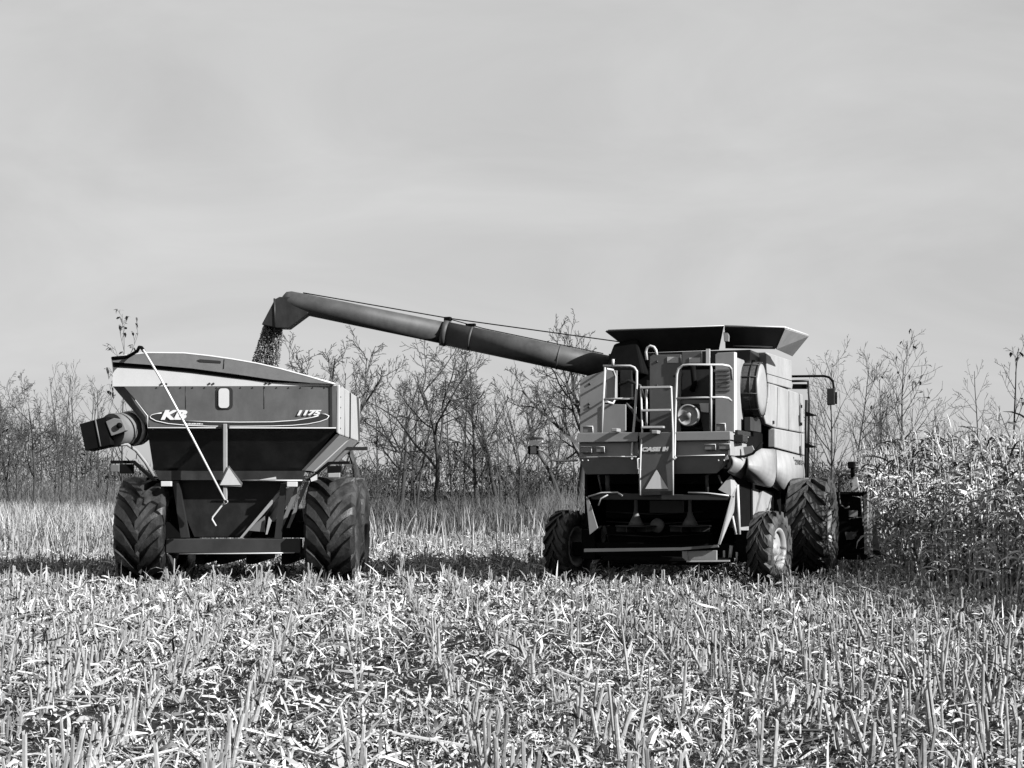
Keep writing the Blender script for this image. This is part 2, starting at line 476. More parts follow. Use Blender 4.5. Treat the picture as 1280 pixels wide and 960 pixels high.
# --- railings and ladder
Rr = -.98
mb = MB(); T = .021
mb.tube([KC.Y(752, 541, Rr), KC.Y(754, 500, Rr), KC.Y(756.5, 459, Rr)], T)
mb.tube([KC.Y(754, 457.5, Rr), KC.Y(788, 457.5, Rr), KC.Y(793, 459.5, Rr), KC.Y(796, 464, Rr), KC.Y(796, 480, Rr), KC.Y(793.5, 520, Rr), KC.Y(790, 560, Rr), KC.Y(789.5, 570, Rr - .06), KC.Y(792, 572, Rr - .06)], T)
mb.tube([KC.Y(754, 499, Rr), KC.Y(792, 498, Rr)], T * .85)
mb.tube([KC.Y(757, 461, Rr + .02), KC.Y(766, 462.5, Rr + .3), KC.Y(769, 470, E - .01), KC.Y(769, 498, E - .01), KC.Y(766, 504.5, E - .02), KC.Y(758, 502, Rr + .05)], T)
mb.tube([KC.Y(766, 457, Rr), KC.Y(766.5, 449, Rr)], T * 1.2)
mb.build('left_railing', 'bright_steel', comb)
for a_, y0, y1 in (((790, 573), -.95, -1.24), ((843, 573), -.95, -1.24), ((757, 461), E, Rr), ((757, 499), E, Rr), ((889, 497), E, Rr)):
    MB().tube([KC.Y(*a_, y0), KC.Y(*a_, y1)], .018, 8).build('standoff', 'bright_steel', comb)
for a_ in ((772, 538), (822, 540.5)):
    p = KC.Y(*a_, -1.03); MB().box((p.x - .05, -1.24, p.z - .03), (p.x + .05, -1.0, p.z + .03)).build('shadow_bracket', 'rim_paint', comb, bevel=.01)  # brackets added so their shadows slant across the panels
mb = MB()
mb.tube([KC.Y(845, 573, Rr - .08), KC.Y(843, 570, Rr - .06), KC.Y(844, 520, Rr), KC.Y(846, 468, Rr), KC.Y(848, 461, Rr), KC.Y(854, 456.5, Rr), KC.Y(862, 456, Rr), KC.Y(903, 456, Rr), KC.Y(911, 457.5, Rr + .2), KC.Y(914, 461, Rr + .45), KC.Y(914.5, 474, Rr + .6)], T)
mb.tube([KC.Y(889, 456, Rr), KC.Y(888.5, 540, Rr)], T)
mb.tube([KC.Y(845, 498, Rr), KC.Y(903, 496.5, Rr), KC.Y(910, 497.5, Rr + .25), KC.Y(914, 501, Rr + .55)], T * .9)
mb.build('right_railing', 'bright_steel', comb)
mb = MB(); LY = -1.02
mb.tube([KC.Y(800, 619, LY - .08), KC.Y(800, 590, LY - .09), KC.Y(801, 560, LY - .08), KC.Y(803, 541, LY), KC.Y(801, 483, LY)], T * .8)
mb.tube([KC.Y(841, 619, LY - .08), KC.Y(841, 575, LY - .09), KC.Y(841, 541, LY - .04), KC.Y(839, 483, LY)], T * .8)
mb.tube([KC.Y(801, 572.5, LY - .06), KC.Y(797, 573.5, LY - .12), KC.Y(797, 586, LY - .12), KC.Y(801, 587, LY - .06)], T * .6)
o = mb.build('ladder', 'bright_steel', comb)
for x0, x1, y in ((801, 839, 484.5), (803, 839, 513), (803, 830, 534)):
    a = KC.Y(x0, y, LY); b = KC.Y(x1, y, LY)
    MB().box((a.x, LY - .06, a.z - .02), (b.x, LY + .08, a.z + .015)).build('step', 'bright_steel', o, bevel=.004)
MB().tube([KC.Y(808, 487, LY + .2), KC.Y(808, 534, LY + .2)], T, 6).build('ladder_strut', 'bright_steel', comb)

# --- right side: side wall, screen drum, shields
SX = 1.45
def cx(pts, lx, th=.05): return MB().ext(pX(KC, pts, lx), (-th, 0, 0))
c0 = KC.Y(917, 490, E)
mb = MB()
mb.ext([KC.Y(917.5, 440, E), KC.Y(920.5, 440.5, E + .03), KC.Y(920.5, 541, E + .03), KC.Y(917.5, 541, E)], (0, .04, 0)); mb.build('corner_post', 'bright_steel', comb)
mb = MB()   # wall behind the drum, running forward
mb.box((c0.x - .06, E + .08, 2.68), (c0.x - .02, 3.1, 3.93)); mb.build('right_side_wall', 'combine_sunlit_side', comb)
drum_c = KC.X(953, 487, SX + .1)
rad = 34 / FOC * 28.2
mb = MB(); x0 = c0.x - .1; x1 = SX + .1
mb.lathe([(x0, rad), (x1 - .02, rad), (x1, rad - .02)], 40, (0, drum_c.y, drum_c.z), 'x')
drum = mb.build('air_screen', 'screen_mesh', comb)
mb = MB(); mb.lathe([(x1 - .03, rad - .025), (x1 - .004, rad - .025), (x1 + .012, rad * .6), (x1 + .02, .001)], 40, (0, drum_c.y, drum_c.z), 'x'); mb.build('screen_face', 'rim_paint', drum)
mb = MB()
for xx in (x0 + .08, (x0 + x1) / 2 + .05, x1 - .02):
    mb.lathe([(xx - .012, rad + .001), (xx - .012, rad + .012), (xx + .012, rad + .012), (xx + .012, rad + .001)], 40, (0, drum_c.y, drum_c.z), 'x')
for k in range(10):
    a = k * math.pi / 5 + .2; ca, sa = math.cos(a) * (rad + .006), math.sin(a) * (rad + .006)
    mb.tube([(x0, drum_c.y + ca, drum_c.z + sa), (x1, drum_c.y + ca, drum_c.z + sa)], .012, 6)
mb.build('screen_hoop', 'dark_steel', drum)
mb = MB(); lo = KC.Y(930, 538, drum_c.y - .5); hi = KC.Y(952, 521, drum_c.y - .5)
mb.box((lo.x, drum_c.y - .45, lo.z), (SX - .03, drum_c.y + .5, drum_c.z - rad - .02)); mb.build('screen_box', 'tank_dark', comb)
mb = MB(); a = KC.Y(936, 540, -.6); b = KC.Y(966, 554, -.6)
mb.box((c0.x + .1, -.75, zt - .05), (SX - .02, .3, zt + .03)); mb.box((c0.x + .25, -.8, zt - .17), (SX - .1, -.4, zt - .05)); mb.build('service_step', 'dark_steel', comb, bevel=.01)
mb = MB(); mb.tube([KC.Y(914, 571.5, -.9), KC.Y(931, 570.5, -.7), KC.Y(941, 567, -.7), KC.Y(953, 553, -.7)], .022, 8); mb.build('hydraulic_hose', 'black_steel', comb)

cx([(957.5, 440), (989.5, 450.5), (990, 486), (960, 478)], SX + .03, .3).build('upper_side_panel', 'combine_sunlit_side', comb, bevel=.015)
mb = MB(); P = pX(KC, [(962, 479), (968, 480.5), (1003.5, 493), (1005.5, 541.5), (969, 534.5), (958, 530), (955, 520), (961, 497)], SX + .06)
mb.ext(P, (-.12, 0, 0)); mb.build('side_shield', 'combine_sunlit_side', comb, bevel=.025)
cx([(969, 535.5), (1005.5, 542.5), (1006.5, 569.5), (969, 559.5)], SX + .07, .14).build('side_shield', 'combine_sunlit_side', comb, bevel=.02)
def shroud(top, mid, bot, n, xt=SX + .06, xm=SX + .10, xb=SX - .16):
    t, m_, b = [[p if isinstance(p, Vector) else KC.X(p[0], p[1], xx) for p in l_] for l_, xx in ((top, xt), (mid, xm), (bot, xb))]; mb = MB()
    k = len(t); rows = []
    for f in np.linspace(0, 1, 9):     # quadratic bulge top - mid - bottom
        row = []
        for i in range(k):
            A, B, Cc = t[i], m_[i], b[i]
            l0 = (f - .6) * (f - 1) / .6; l1 = f * (f - 1) / (.6 * -.4); l2 = f * (f - .6) / .4
            row.append(A * l0 + B * l1 + Cc * l2)
        rows.append(row)
    vs = [p for r_ in rows for p in r_]; fs = []
    for j in range(8):
        for i in range(k - 1):
            fs.append((j * k + i, j * k + i + 1, (j + 1) * k + i + 1, (j + 1) * k + i))
    mb.add(vs, fs, True)
    o = mb.build(n, 'combine_sunlit_side', comb)
    so = o.modifiers.new('solid', 'SOLIDIFY'); so.thickness = .03; so.offset = 0
    return o
RX = d1.x
mb = MB(); mb.ext([V(RX, -.99, KC.Y(913, 540, -1).z), V(SX, -.15, KC.X(932, 546, SX).z), V(SX, -.15, KC.X(932, 553, SX).z), V(RX, -.99, KC.Y(913, 549, -1).z)], (-.03, 0, 0)); mb.build('bumper_return', 'combine_sunlit_side', comb)
mb = MB(); mb.ext([V(RX, -.97, KC.Y(913, 551, -1).z), V(SX, -.15, KC.X(932, 555, SX).z), V(SX, -.15, KC.X(932, 571, SX).z), V(RX, -.97, KC.Y(913, 569, -1).z)], (-.03, 0, 0)); mb.build('bumper_return', 'combine_sunlit_side', comb)
shroud([KC.Y(913.5, 571, -1.0), KC.X(923, 572, SX - .03), (933, 572)], [KC.Y(915.5, 582, -1.0), KC.X(924, 585, SX), (932.5, 588)], [KC.Y(910, 590.5, -1.0), KC.X(918, 594.5, SX - .14), (926, 598)], 'lower_shield', xt=SX, xm=SX + .03, xb=SX - .2)
shroud([(934.2, 571.5), (951, 561), (968.5, 562)], [(934, 588), (951, 594), (968, 600)], [(928, 597.5), (945, 605), (962, 609)], 'lower_shield')
shroud([(970, 562.5), (988, 567), (1006.5, 571.5)], [(970, 596), (988, 600), (1007, 604)], [(966, 609), (980, 617), (996, 612)], 'lower_shield', xb=SX - .05)
mb = cx([(992.5, 571), (1004, 574.5), (1004.5, 585), (993, 581.5)], SX + .115, .012); mb.build('model_plate', 'rim_paint', comb)
a = KC.X(993.5, 580.5, SX + .12); b = KC.X(1003.5, 583.5, SX + .12)
lettering('2188', a, V(a.x, b.y, a.z), .1, comb, 'tank_mid', bold=.01)
# lower body behind the shields
mb = MB(); P = [KC.X(x, y, 1.22) for x, y in ((920, 604), (948, 612), (950, 664), (932, 668), (922, 660))]
mb.ext(P, (-.05, 0, 0)); mb.build('lower_side_panel', 'combine_sunlit_side', comb)
mb = MB(); P = [KC.X(x, y, 1.26) for x, y in ((953, 613), (968, 614), (967, 640), (945, 668), (940, 668))]
mb.ext(P, (-.05, 0, 0)); mb.build('lower_side_panel', 'combine_sunlit_side', comb)
mb = MB()
mb.tube([KC.Y(921.5, 606, -.5), KC.Y(924, 668, -.5)], .03, 8); mb.build('hydraulic_strut', 'bright_steel', comb); mb = MB(); mb.tube([KC.Y(915.5, 645, -.4), KC.Y(920, 668, -.4)], .022, 8)
mb.build('hydraulic_strut', 'bright_steel', comb)
cx([(993, 640), (1003, 640), (1003, 612), (985, 612)], 1.2, .3).build('fuel_bracket', 'black_steel', comb)

# --- seams, latches, vents, hoses
for pts in ([(972, 484), (971, 533)], [(986, 489), (986, 538)], [(987, 543), (987, 564)]):
    MB().tube([KC.X(x, y, SX + .062) for x, y in pts], .007, 5).build('panel_seam', 'tank_dark', comb)
MB().tube([KC.X(959, 467, SX + .032), KC.X(990, 476, SX + .032)], .006, 5).build('panel_seam', 'tank_dark', comb)
for x, y in ((1001, 508), (1001, 530), (966, 528)):
    p = KC.X(x, y, SX + .06); MB().box((p.x, p.y - .04, p.z - .03), (p.x + .025, p.y + .04, p.z + .03)).build('latch', 'dark_steel', comb)
p = KC.X(959, 577, SX + .1); MB().box((p.x - .02, p.y - .05, p.z - .04), (p.x + .02, p.y + .05, p.z + .04)).build('latch', 'dark_steel', comb)
for k in range(6):
    MB().ext([KC.Y(897, 462 + k * 5, E - .004), KC.Y(913, 461.6 + k * 5, E - .004), KC.Y(913, 463.4 + k * 5, E - .004), KC.Y(897, 463.8 + k * 5, E - .004)], (0, -.012, 0)).build('vent_slot', 'tank_mid', comb)
for x, y in ((736, 509), (736, 505), (737, 480), (760, 521), (821, 452), (821, 482), (843, 470)):
    MB().lathe([(-.015, .001), (-.015, .02), (0, .024)], 10, KC.Y(x, y, E - .0 if x < 800 else E + .12), 'y').build('bolt', 'dark_steel', comb)
for x in (728, 735, 905, 898):
    MB().lathe([(-.012, .001), (-.012, .012), (0, .014)], 8, KC.Y(x, 575.5, -1.04), 'y').build('bolt', 'bright_steel', comb)
MB().tube([KC.Y(783, 505, .1), KC.Y(790, 512, .0), KC.Y(797, 525, .05), KC.Y(808, 530, .1)], .025, 8).build('engine_hose', 'tank_mid', comb)
MB().tube([KC.Y(775, 480, .2), KC.Y(786, 476, .1), KC.Y(800, 482, .1), KC.Y(806, 500, .2)], .03, 8).build('engine_hose', 'dark_steel', comb)
MB().tube([KC.Y(866, 458, .1), KC.Y(868, 480, .05), KC.Y(865, 488, .1)], .05, 8).build('exhaust_pipe', 'black_steel', comb)
cy([(775, 463), (790, 463), (790, 500), (775, 500)], .2, .1).build('battery_box', 'dark_steel', comb, bevel=.01)
for a_, b_ in (((840, 571), (846, 588)), ((748, 594), (752, 615)), ((898, 594), (905, 612))):
    MB().tube([KC.Y(*a_, -.7), KC.Y(*b_, -.6)], .016, 6).build('brace_rod', 'tank_mid', comb)
cy([(929, 559), (940, 557), (944, 566), (931, 571)], -.5, .05).build('hose_bracket', 'rim_paint', comb)
for y0 in (640, 652, 668):
    MB().tube([KC.Y(758, y0, .05), KC.Y(820, y0 + 3, .0), KC.Y(890, y0 - 1, .05)], .014, 6).build('hood_hose', 'dark_steel', comb)

# --- grain tank
mb = MB(); mb.box((-1.3, .9, 2.9), (1.4, 4.1, 3.95)); mb.build('grain_tank', 'tank_dark', comb)
TB = .75; TT = .35     # bottom and top edge of the rear extension panel
def flap(b, t, mname, n='tank_extension', th=.03):
    A = b + t
    nrm = (A[1] - A[0]).cross(A[2] - A[0]).normalized()
    MB().ext(A, nrm * th).build(n, mname, comb)
rl = [KC.Y(793, 440, TB), KC.Y(899, 436, TB)]; rt = [KC.Y(905, 407, TT), KC.Y(758, 413, TT)]
flap(rl, rt, 'tank_dark')  # rear flaps dark: shade on their undersides put into the colour
rl2 = [KC.Y(907, 434, TB), KC.Y(969, 435, TB)]; rt2 = [KC.Y(980, 409.5, TT), KC.Y(906, 408, TT)]
flap(rl2, rt2, 'tank_dark')
ctr = KC.Y(980, 409.5, TT); ext_front = 2.6
br = V(rl2[1].x, TB, rl2[1].z)
flap([br, V(br.x, TB + 1.6, br.z)], [V(ctr.x + .16, TT + 1.5, ctr.z + .0), V(ctr.x, TT, ctr.z)], 'combine_sunlit_side')  # paler right flap: sunlit tone put into the colour
bl = V(rl[0].x, TB, rl[0].z); tl = V(rt[1].x, TT, rt[1].z)
flap([V(bl.x, TB + 2.4, bl.z), bl], [tl, V(tl.x - .0, TB + 2.7, tl.z - .3)], 'tank_mid')
flap([V(br.x - .6, TB + 2.2, br.z), V(bl.x, TB + 2.2, bl.z)], [V(tl.x + .3, TB + 2.5, tl.z - .4), V(br.x - .7, TB + 2.5, ctr.z - .4)], 'tank_mid')
mb = MB(); mb.tube([KC.Y(906, 407.5, TT - .02), KC.Y(980, 408.8, TT - .02), V(ctr.x + .16, TT + 1.5, ctr.z + .0)], .017, 6)
mb.tube([KC.Y(760, 412.5, TT - .02), KC.Y(905, 407, TT - .02)], .008, 6); mb.build('extension_edge', 'bright_steel', comb)
cy([(904, 415), (910, 416), (911.5, 420), (911, 427), (905, 427)], TT, .05).build('extension_hinge', 'rim_paint', comb, bevel=.01)
mb = MB(); mb.tube([KC.Y(917, 431.5, TB - .06), KC.Y(966, 433.5, TB - .06)], .022, 6); mb.build('extension_brace', 'bright_steel', comb)
mb = MB(); mb.box((-1.25, .7, 3.85), (1.35, 2.3, KC.Y(850, 440, TB).z)); mb.build('tank_collar', 'tank_dark', comb)
mb = MB(); p0 = KC.Y(770, 437, .5)
mb.loft([V(p0.x - .18, .2, 3.7), V(p0.x + .6, .2, 3.7), V(p0.x + .6, 1.2, 3.7), V(p0.x - .18, 1.2, 3.7)], [V(p0.x - .03, .45, p0.z + .1), V(p0.x + .4, .45, p0.z + .2), V(p0.x + .4, .9, p0.z + .2), V(p0.x - .03, .9, p0.z + .1)])
mb.build('auger_elbow', 'black_steel', comb, bevel=.04)
mb = MB(); mb.box((KC.Y(772, 500, .3).x, .28, 2.75), (KC.Y(809, 500, .3).x, .5, 3.6)); mb.build('cooler', 'black_steel', comb)

# --- unloading auger
AY0, AY1 = 29.6, 30.2
A0 = KC.W(764, 460.5, AY0); A1 = KC.W(376, 379.5, AY1)
Am = KC.W(556, 416.5, (AY0 + AY1) / 2 + .02); ad = (A1 - A0).normalized()
mb = MB(); mb.tube([A0 - ad * .3, Am], .225, 28); mb.tube([Am, A1 - ad * .1, A1 + ad * .22, A1 + ad * .31, A1 + ad * .36], [.207, .20, .195, .165, .09], 28)
aug = mb.build('unloading_auger', 'auger_paint', comb)
mb = MB()
for q, r_, w in ((Am, .245, .05), (Am - ad * .5, .232, .02), (A0 + ad * 1.0, .231, .015)):
    MB().tube([q - ad * w, q + ad * w], r_, 28).build('auger_collar', 'auger_paint', aug)
n_up = (V(0, 0, 1) - ad * ad.z).normalized()
mb = MB(); mb.box((-.06, -.05, -.03), (.06, .05, .05)); mb.xform(Matrix.Translation(Am + n_up * .26)); mb.build('auger_latch', 'black_steel', aug)
mb = MB(); mb.box((-.09, -.04, -.02), (.09, .04, .035)); mb.xform(Matrix.Translation(Am - ad * .45 + n_up * .24)); mb.build('auger_latch', 'black_steel', aug)
mb = MB(); mb.tube([A1 + n_up * .21, Am + n_up * .29], .012, 6); mb.tube([Am + n_up * .29, A0 + n_up * .52 - ad * .1], .012, 6)
mb.tube([Am + n_up * .28, Am - ad * .7 + n_up * .235, A0 + n_up * .24 + ad * .2], .01, 6); mb.build('auger_cable', 'black_steel', aug)
# discharge boot
BY = AY1 - .17
poly = [(349, 371), (360, 371), (384, 376), (385.5, 391.5), (360.5, 410), (345, 409.5), (327, 405.5), (343.5, 374)]
f = [KC.W(x, y, BY) for x, y in poly]; dv = KC.h.copy(); b_ = [KC.loc(at(x, y, BY) + V(0, .36, 0)) for x, y in poly]
cf = sum(f, V(0, 0, 0)) / len(f); cb = sum(b_, V(0, 0, 0)) / len(b_)
boot = MB().loft(f, b_).build('discharge_boot', 'boot_paint', aug, bevel=.012)
mb = MB(); mb.tube([KC.W(343, 373, BY - .01), KC.W(343.5, 408.5, BY - .01)], .018, 6); mb.build('boot_seam', 'dark_steel', boot)

# --- straw hood, spreaders, axle
CY = -1.0
mb = MB()
mb.ext([KC.Y(913, 594, -.55), KC.Y(922, 606, -.45), KC.Y(917, 640, -.55), KC.Y(900, 681, CY), KC.Y(897.5, 680, CY), KC.Y(914, 620, CY + .02), KC.Y(898, 612, -.8)], (0, .02, 0))
mb.build('hood_side', 'combine_sunlit_side', comb)
mb = MB()
mb.ext([KC.Y(732.5, 621, CY), KC.Y(736, 624, CY), KC.Y(747, 660, CY), KC.Y(737, 668, CY)], (0, .03, 0)); mb.build('hood_flank', 'combine_paint', comb)
mb = MB()
l0 = KC.Y(731, 600, -.4); r0 = KC.Y(915, 600, -.4)
mb.box((l0.x - .02, -.35, 1.0), (l0.x + .03, 1.3, 2.0)); mb.box((r0.x - .06, -.35, 1.0), (r0.x - .02, 1.3, 2.0)); mb.box((l0.x - .02, 1.2, .7), (r0.x, 1.35, 2.0))
mb.build('straw_hood', 'black_steel', comb)
cy([(737, 619.5), (760, 615.5), (783, 617), (870, 618.5), (913, 620.5), (908, 625.5), (740, 624.5)], CY, .35).build('hood_lip', 'tank_dark', comb, bevel=.01)
mb = MB(); mb.tube([KC.Y(735, 621, CY - .02), KC.Y(752, 616, CY - .02), KC.Y(772, 615.5, CY - .02), KC.Y(778, 620, CY - .02)], .015, 6)
mb.tube([KC.Y(748, 632, CY - .02), KC.Y(751, 623, CY - .02), KC.Y(760, 618.5, CY - .02)], .012, 6)
mb.tube([KC.Y(860, 615.5, CY), KC.Y(885, 616.5, CY), KC.Y(911, 619.5, CY)], .014, 6); mb.build('hose_guard', 'bright_steel', comb)
mb = MB(); mb.tube([KC.Y(759.5, 594, -.8), KC.Y(760, 620, -.8)], .04, 8); mb.build('hood_post', 'tank_dark', comb); mb = MB(); mb.tube([KC.Y(883.5, 594, -.8), KC.Y(884, 616, -.8)], .03, 8); mb.build('hood_post', 'tank_dark', comb)
for sx, x in ((0, 795), (1, 862.5)):
    t = KC.Y(x, 630, -.4); bt = KC.Y(x, 658, -.4)
    mb = MB(); mb.lathe([(t.z + .1, .03), (t.z - .12, .035), (bt.z + .2, .05), (bt.z + .1, .1), (bt.z + .02, .14), (bt.z, .001)], 20, (t.x, -.4, 0), 'z')
    sp = mb.build('straw_spreader', 'tank_mid', comb)
    mb = MB(); mb.lathe([(bt.z + .02, .001), (bt.z + .02, .36), (bt.z - .005, .36), (bt.z - .005, .001)], 32, (bt.x, -.4, 0), 'z')
    for k in range(6):
        a = k * math.pi / 3 + .3
        q = V(bt.x + .2 * math.cos(a), -.4 + .2 * math.sin(a), bt.z - .03); d = V(math.cos(a), math.sin(a), 0) * .14
        mb.box((-.14, -.006, -.06), (.14, .006, .02)); nv = 8
        M = Matrix.Translation(q) @ Matrix.Rotation(a, 4, 'Z'); mb.v[-8:] = [tuple(M @ Vector(p)) for p in mb.v[-8:]]
    mb.build('spreader_disc', 'dark_steel', sp)
cy([(812, 626), (855, 626), (855, 641), (812, 641)], -.1, .05).build('hood_baffle', 'tank_dark', comb)
MB().lathe([(-.36, .001), (-.36, .12), (-.3, .13), (-.3, .001)], 20, (KC.Y(822, 657, -.3).x, 0, KC.Y(822, 657, -.3).z), 'y').build('drive_pulley', 'tank_mid', comb)
cy([(757, 658), (890, 658), (885, 680), (762, 680)], .1, .2).build('spreader_frame', 'black_steel', comb)
cy([(730, 686), (850, 684.5), (897, 681), (898, 684), (850, 688), (730, 690)], -.9, .06).build('tail_bar', 'tank_mid', comb)
cy([(852.5, 689), (896, 688), (896, 700.5), (858, 700.5), (853, 697)], -.85, .05).build('tow_plate', 'combine_paint', comb, bevel=.01)
cy([(852.5, 689), (859, 689), (860, 700), (857, 700.5), (853, 697)], -.87, .02).build('tow_plate_edge', 'combine_sunlit_side', comb)
cy([(858, 700.5), (912, 700), (912, 702), (858, 702.5)], -.87, .03).build('plate_lip', 'bright_steel', comb)
WX, RY0, FY0 = 1.80, 0.0, 3.55
mb = MB(); mb.box((-WX + .1, -.13, .48), (WX - .1, .13, .72)); mb.box((-.9, -.1, .35), (.9, .1, .5)); mb.box((-1.0, -.55, .42), (1.25, -.3, .5))
mb.box((WX - .55, -.2, .42), (WX - .3, .2, .95)); mb.box((-WX + .3, -.2, .42), (-WX + .55, .2, .95)); mb.build('rear_axle', 'black_steel', comb, bevel=.02)
for a_, b_, r_ in (((912, 702), (914, 682), .03), ((905, 702), (905, 688), .02), ((921, 702), (921, 690), .02)): MB().tube([KC.Y(*a_, -.3), KC.Y(*b_, -.3)], r_, 8).build('steering_pin', 'bright_steel', comb)
mb = MB(); mb.box((-1.6, FY0 - .18, .75), (1.6, FY0 + .18, 1.1)); mb.build('drive_axle', 'black_steel', comb)
RW = .645; FW = .94
for s in (-1, 1):
    wheel(comb, V(s * WX, RY0, RW), RW, .44, .34, s, 16, 'rubber' if s < 0 else 'rubber_dusty_lit', 'rim_paint', rz=R(-9), up=1, lug_h=.05, name='rear_wheel', lugw=.085, spin=.3 * s)  # left tyre darker: its shade put into the colour
for s in (-1, 1):
    wheel(comb, V(s * 1.93, FY0, FW), FW, .80, .46, s, 16, 'rubber_dusty_lit', 'rim_paint', up=1, lug_h=.085, name='drive_wheel', lugw=.155, spin=.2)
cx([(979, 600), (990, 594), (1004, 597), (1004, 608), (985, 612)], SX - .02, .5).build('wheel_well', 'black_steel', comb)

# --- cab, mirrors, steps at the front
mb = MB(); mb.box((-.95, 4.12, 2.0), (.95, 4.3, 3.75)); mb.box((-.95, 4.3, 1.95), (.95, 5.9, 2.3)); mb.box((-1.0, 4.1, 3.62), (1.0, 6.0, 3.85)); mb.build('cab', 'combine_paint', comb, bevel=.03)
mb = MB(); mb.loft([V(-.9, 4.32, 2.32), V(.9, 4.32, 2.32), V(.88, 5.8, 2.32), V(-.88, 5.8, 2.32)], [V(-.9, 4.32, 3.6), V(.9, 4.32, 3.6), V(.85, 5.6, 3.6), V(-.85, 5.6, 3.6)]); mb.build('cab_window', 'cab_glass', comb)
MY = 4.7
mb = MB(); mb.tube([KC.Y(985, 470.5, MY), KC.Y(1030, 470, MY), KC.Y(1036, 471.5, MY), KC.Y(1041, 476, MY), KC.Y(1042, 484, MY), KC.Y(1042, 505, MY)], .024, 8)
arm = mb.build('mirror_arm', 'black_steel', comb)
cy([(1033.5, 485.5), (1043.5, 485), (1043.5, 506), (1033.5, 506.5)], MY - .06, .07).build('mirror', 'dark_steel', arm, bevel=.02)
cy([(1044, 490), (1046, 490), (1046, 505), (1044, 505)], MY - .02, .05).build('mirror_housing', 'black_steel', arm)
mb = MB(); mb.tube([KC.Y(1010, 476, MY), KC.Y(1011.5, 500, MY), KC.Y(1009.5, 620, MY)], .022, 8); mb.tube([KC.Y(988, 476.5, MY), KC.Y(1010.5, 476, MY)], .024, 8)
mb.tube([KC.Y(1008, 500, MY + .2), KC.Y(1007, 600, MY + .2)], .03, 8); mb.build('cab_handrail', 'dark_steel', comb)
for y in (518.5, 558):
    mb = MB(); mb.loft(pY(KC, [(1006, y - 4), (1008, y - 4), (1021, y + .5), (1021, y + 1.5), (1006, y + 2)], MY - .1), pY(KC, [(1006, y - 4), (1008, y - 4), (1021, y + .5), (1021, y + 1.5), (1006, y + 2)], MY + .1)); mb.build('cab_step', 'black_steel', comb)
cy([(991, 480), (1008, 480), (1008, 486), (990, 486)], MY, .1).build('cab_bracket', 'black_steel', comb)

# --- marker lamp on a bent arm at the left
LYm = -.6
mb = MB(); mb.tube([KC.Y(722, 575.5, LYm), KC.Y(700, 576, LYm), KC.Y(690, 575.5, LYm), KC.Y(678, 563.5, LYm), KC.Y(672, 562.5, LYm)], .02, 8)
arm = mb.build('marker_arm', 'bright_steel', comb)
cy([(661, 550.5), (677.5, 550.5), (677.5, 556.5), (661, 556.5)], LYm - .03, .06).build('marker_board', 'decal_white', arm)
cy([(660, 546.5), (678, 546.5), (678, 549.5), (660, 549.5)], LYm - .03, .06).build('marker_visor', 'tank_mid', arm)
ml = cy([(659.5, 557), (671.5, 557), (671.5, 568), (659.5, 568)], LYm - .02, .1).build('marker_lamp', 'black_steel', arm, bevel=.02)
cy([(663, 558), (670, 558), (670, 567), (663, 567)], LYm - .035, .02).build('lens', 'rim_paint', ml)

# --- corn head
HY = 5.45; HW = 2.72
mb = MB(); mb.box((-.6, 4.6, .75), (.6, HY, 1.5)); mb.build('feeder_house', 'dark_steel', comb)
mb = MB()
zt_ = KC.Y(1070, 616, HY).z
mb.box((-HW, HY, .3), (HW, HY + .06, zt_)); mb.box((-HW, HY - .05, zt_ - .03), (HW, HY + .12, zt_ + .02)); mb.box((-HW, HY - .1, .25), (HW, HY + .9, .36))
mb.build('corn_head', 'black_steel', comb)
mb = MB(); P = [V(HW, HY - .02, zt_), V(HW, HY + .25, zt_), V(HW, HY + 1.0, zt_ - .45), V(HW, HY + 1.8, .45), V(HW, HY + 1.7, .28), V(HW, HY - .02, .28)]
mb.ext(P, (-.06, 0, 0)); mb.build('end_shield', 'rim_paint', comb)
MB().ext([p + V(-2 * HW + .06, 0, 0) for p in P], (-.06, 0, 0)).build('end_shield', 'rim_paint', comb)
for k in range(7):
    x = -HW + .05 + k * (2 * HW - .1) / 6
    mb = MB(); mb.loft([V(x - .2, HY + .8, .4), V(x + .2, HY + .8, .4), V(x + .12, HY + .8, .95), V(x - .12, HY + .8, .95)], [V(x - .03, HY + 2.4, .2), V(x + .03, HY + 2.4, .2), V(x + .02, HY + 2.4, .28), V(x - .02, HY + 2.4, .28)])
    mb.build('snout', 'combine_paint', comb, bevel=.02)
mb = MB(); mb.lathe([(-HW + .1, .22), (HW - .1, .22)], 20, (0, HY + .4, .62), 'x'); mb.build('cross_auger', 'dark_steel', comb)
mb = MB(); mb.ext([KC.Y(1067, 596, HY), KC.Y(1071, 596, HY), KC.Y(1074, 615, HY), KC.Y(1065, 615, HY)], (0, .1, 0)); mb.build('lamp_post', 'bright_steel', comb)
cy([(1062.5, 585), (1067.5, 584), (1067.5, 596), (1063, 597)], HY - .05, .15).build('lamp_base', 'black_steel', comb, bevel=.02)
cy([(1059.5, 577), (1068.5, 577), (1068, 586), (1059.5, 585.5)], HY - .08, .14).build('head_lamp', 'black_steel', comb, bevel=.02)
mb = MB(); mb.tube([KC.Y(1063, 592, HY - .1), KC.Y(1053, 593.5, HY - .1), KC.Y(1049.5, 597, HY - .1), KC.Y(1048.5, 620, HY - .1), KC.Y(1050, 631, HY - .1), KC.Y(1057, 636, HY - .1), KC.Y(1062, 633, HY - .1)], .026, 8); mb.build('head_hose', 'dark_steel', comb)
cy([(1061, 638), (1072, 638), (1072, 646), (1061, 646)], HY - .03, .03).build('head_label', 'rim_paint', comb)
cy([(1056, 665), (1071, 665), (1068, 674), (1058, 675)], HY - .06, .06).build('head_guard', 'tank_mid', comb)
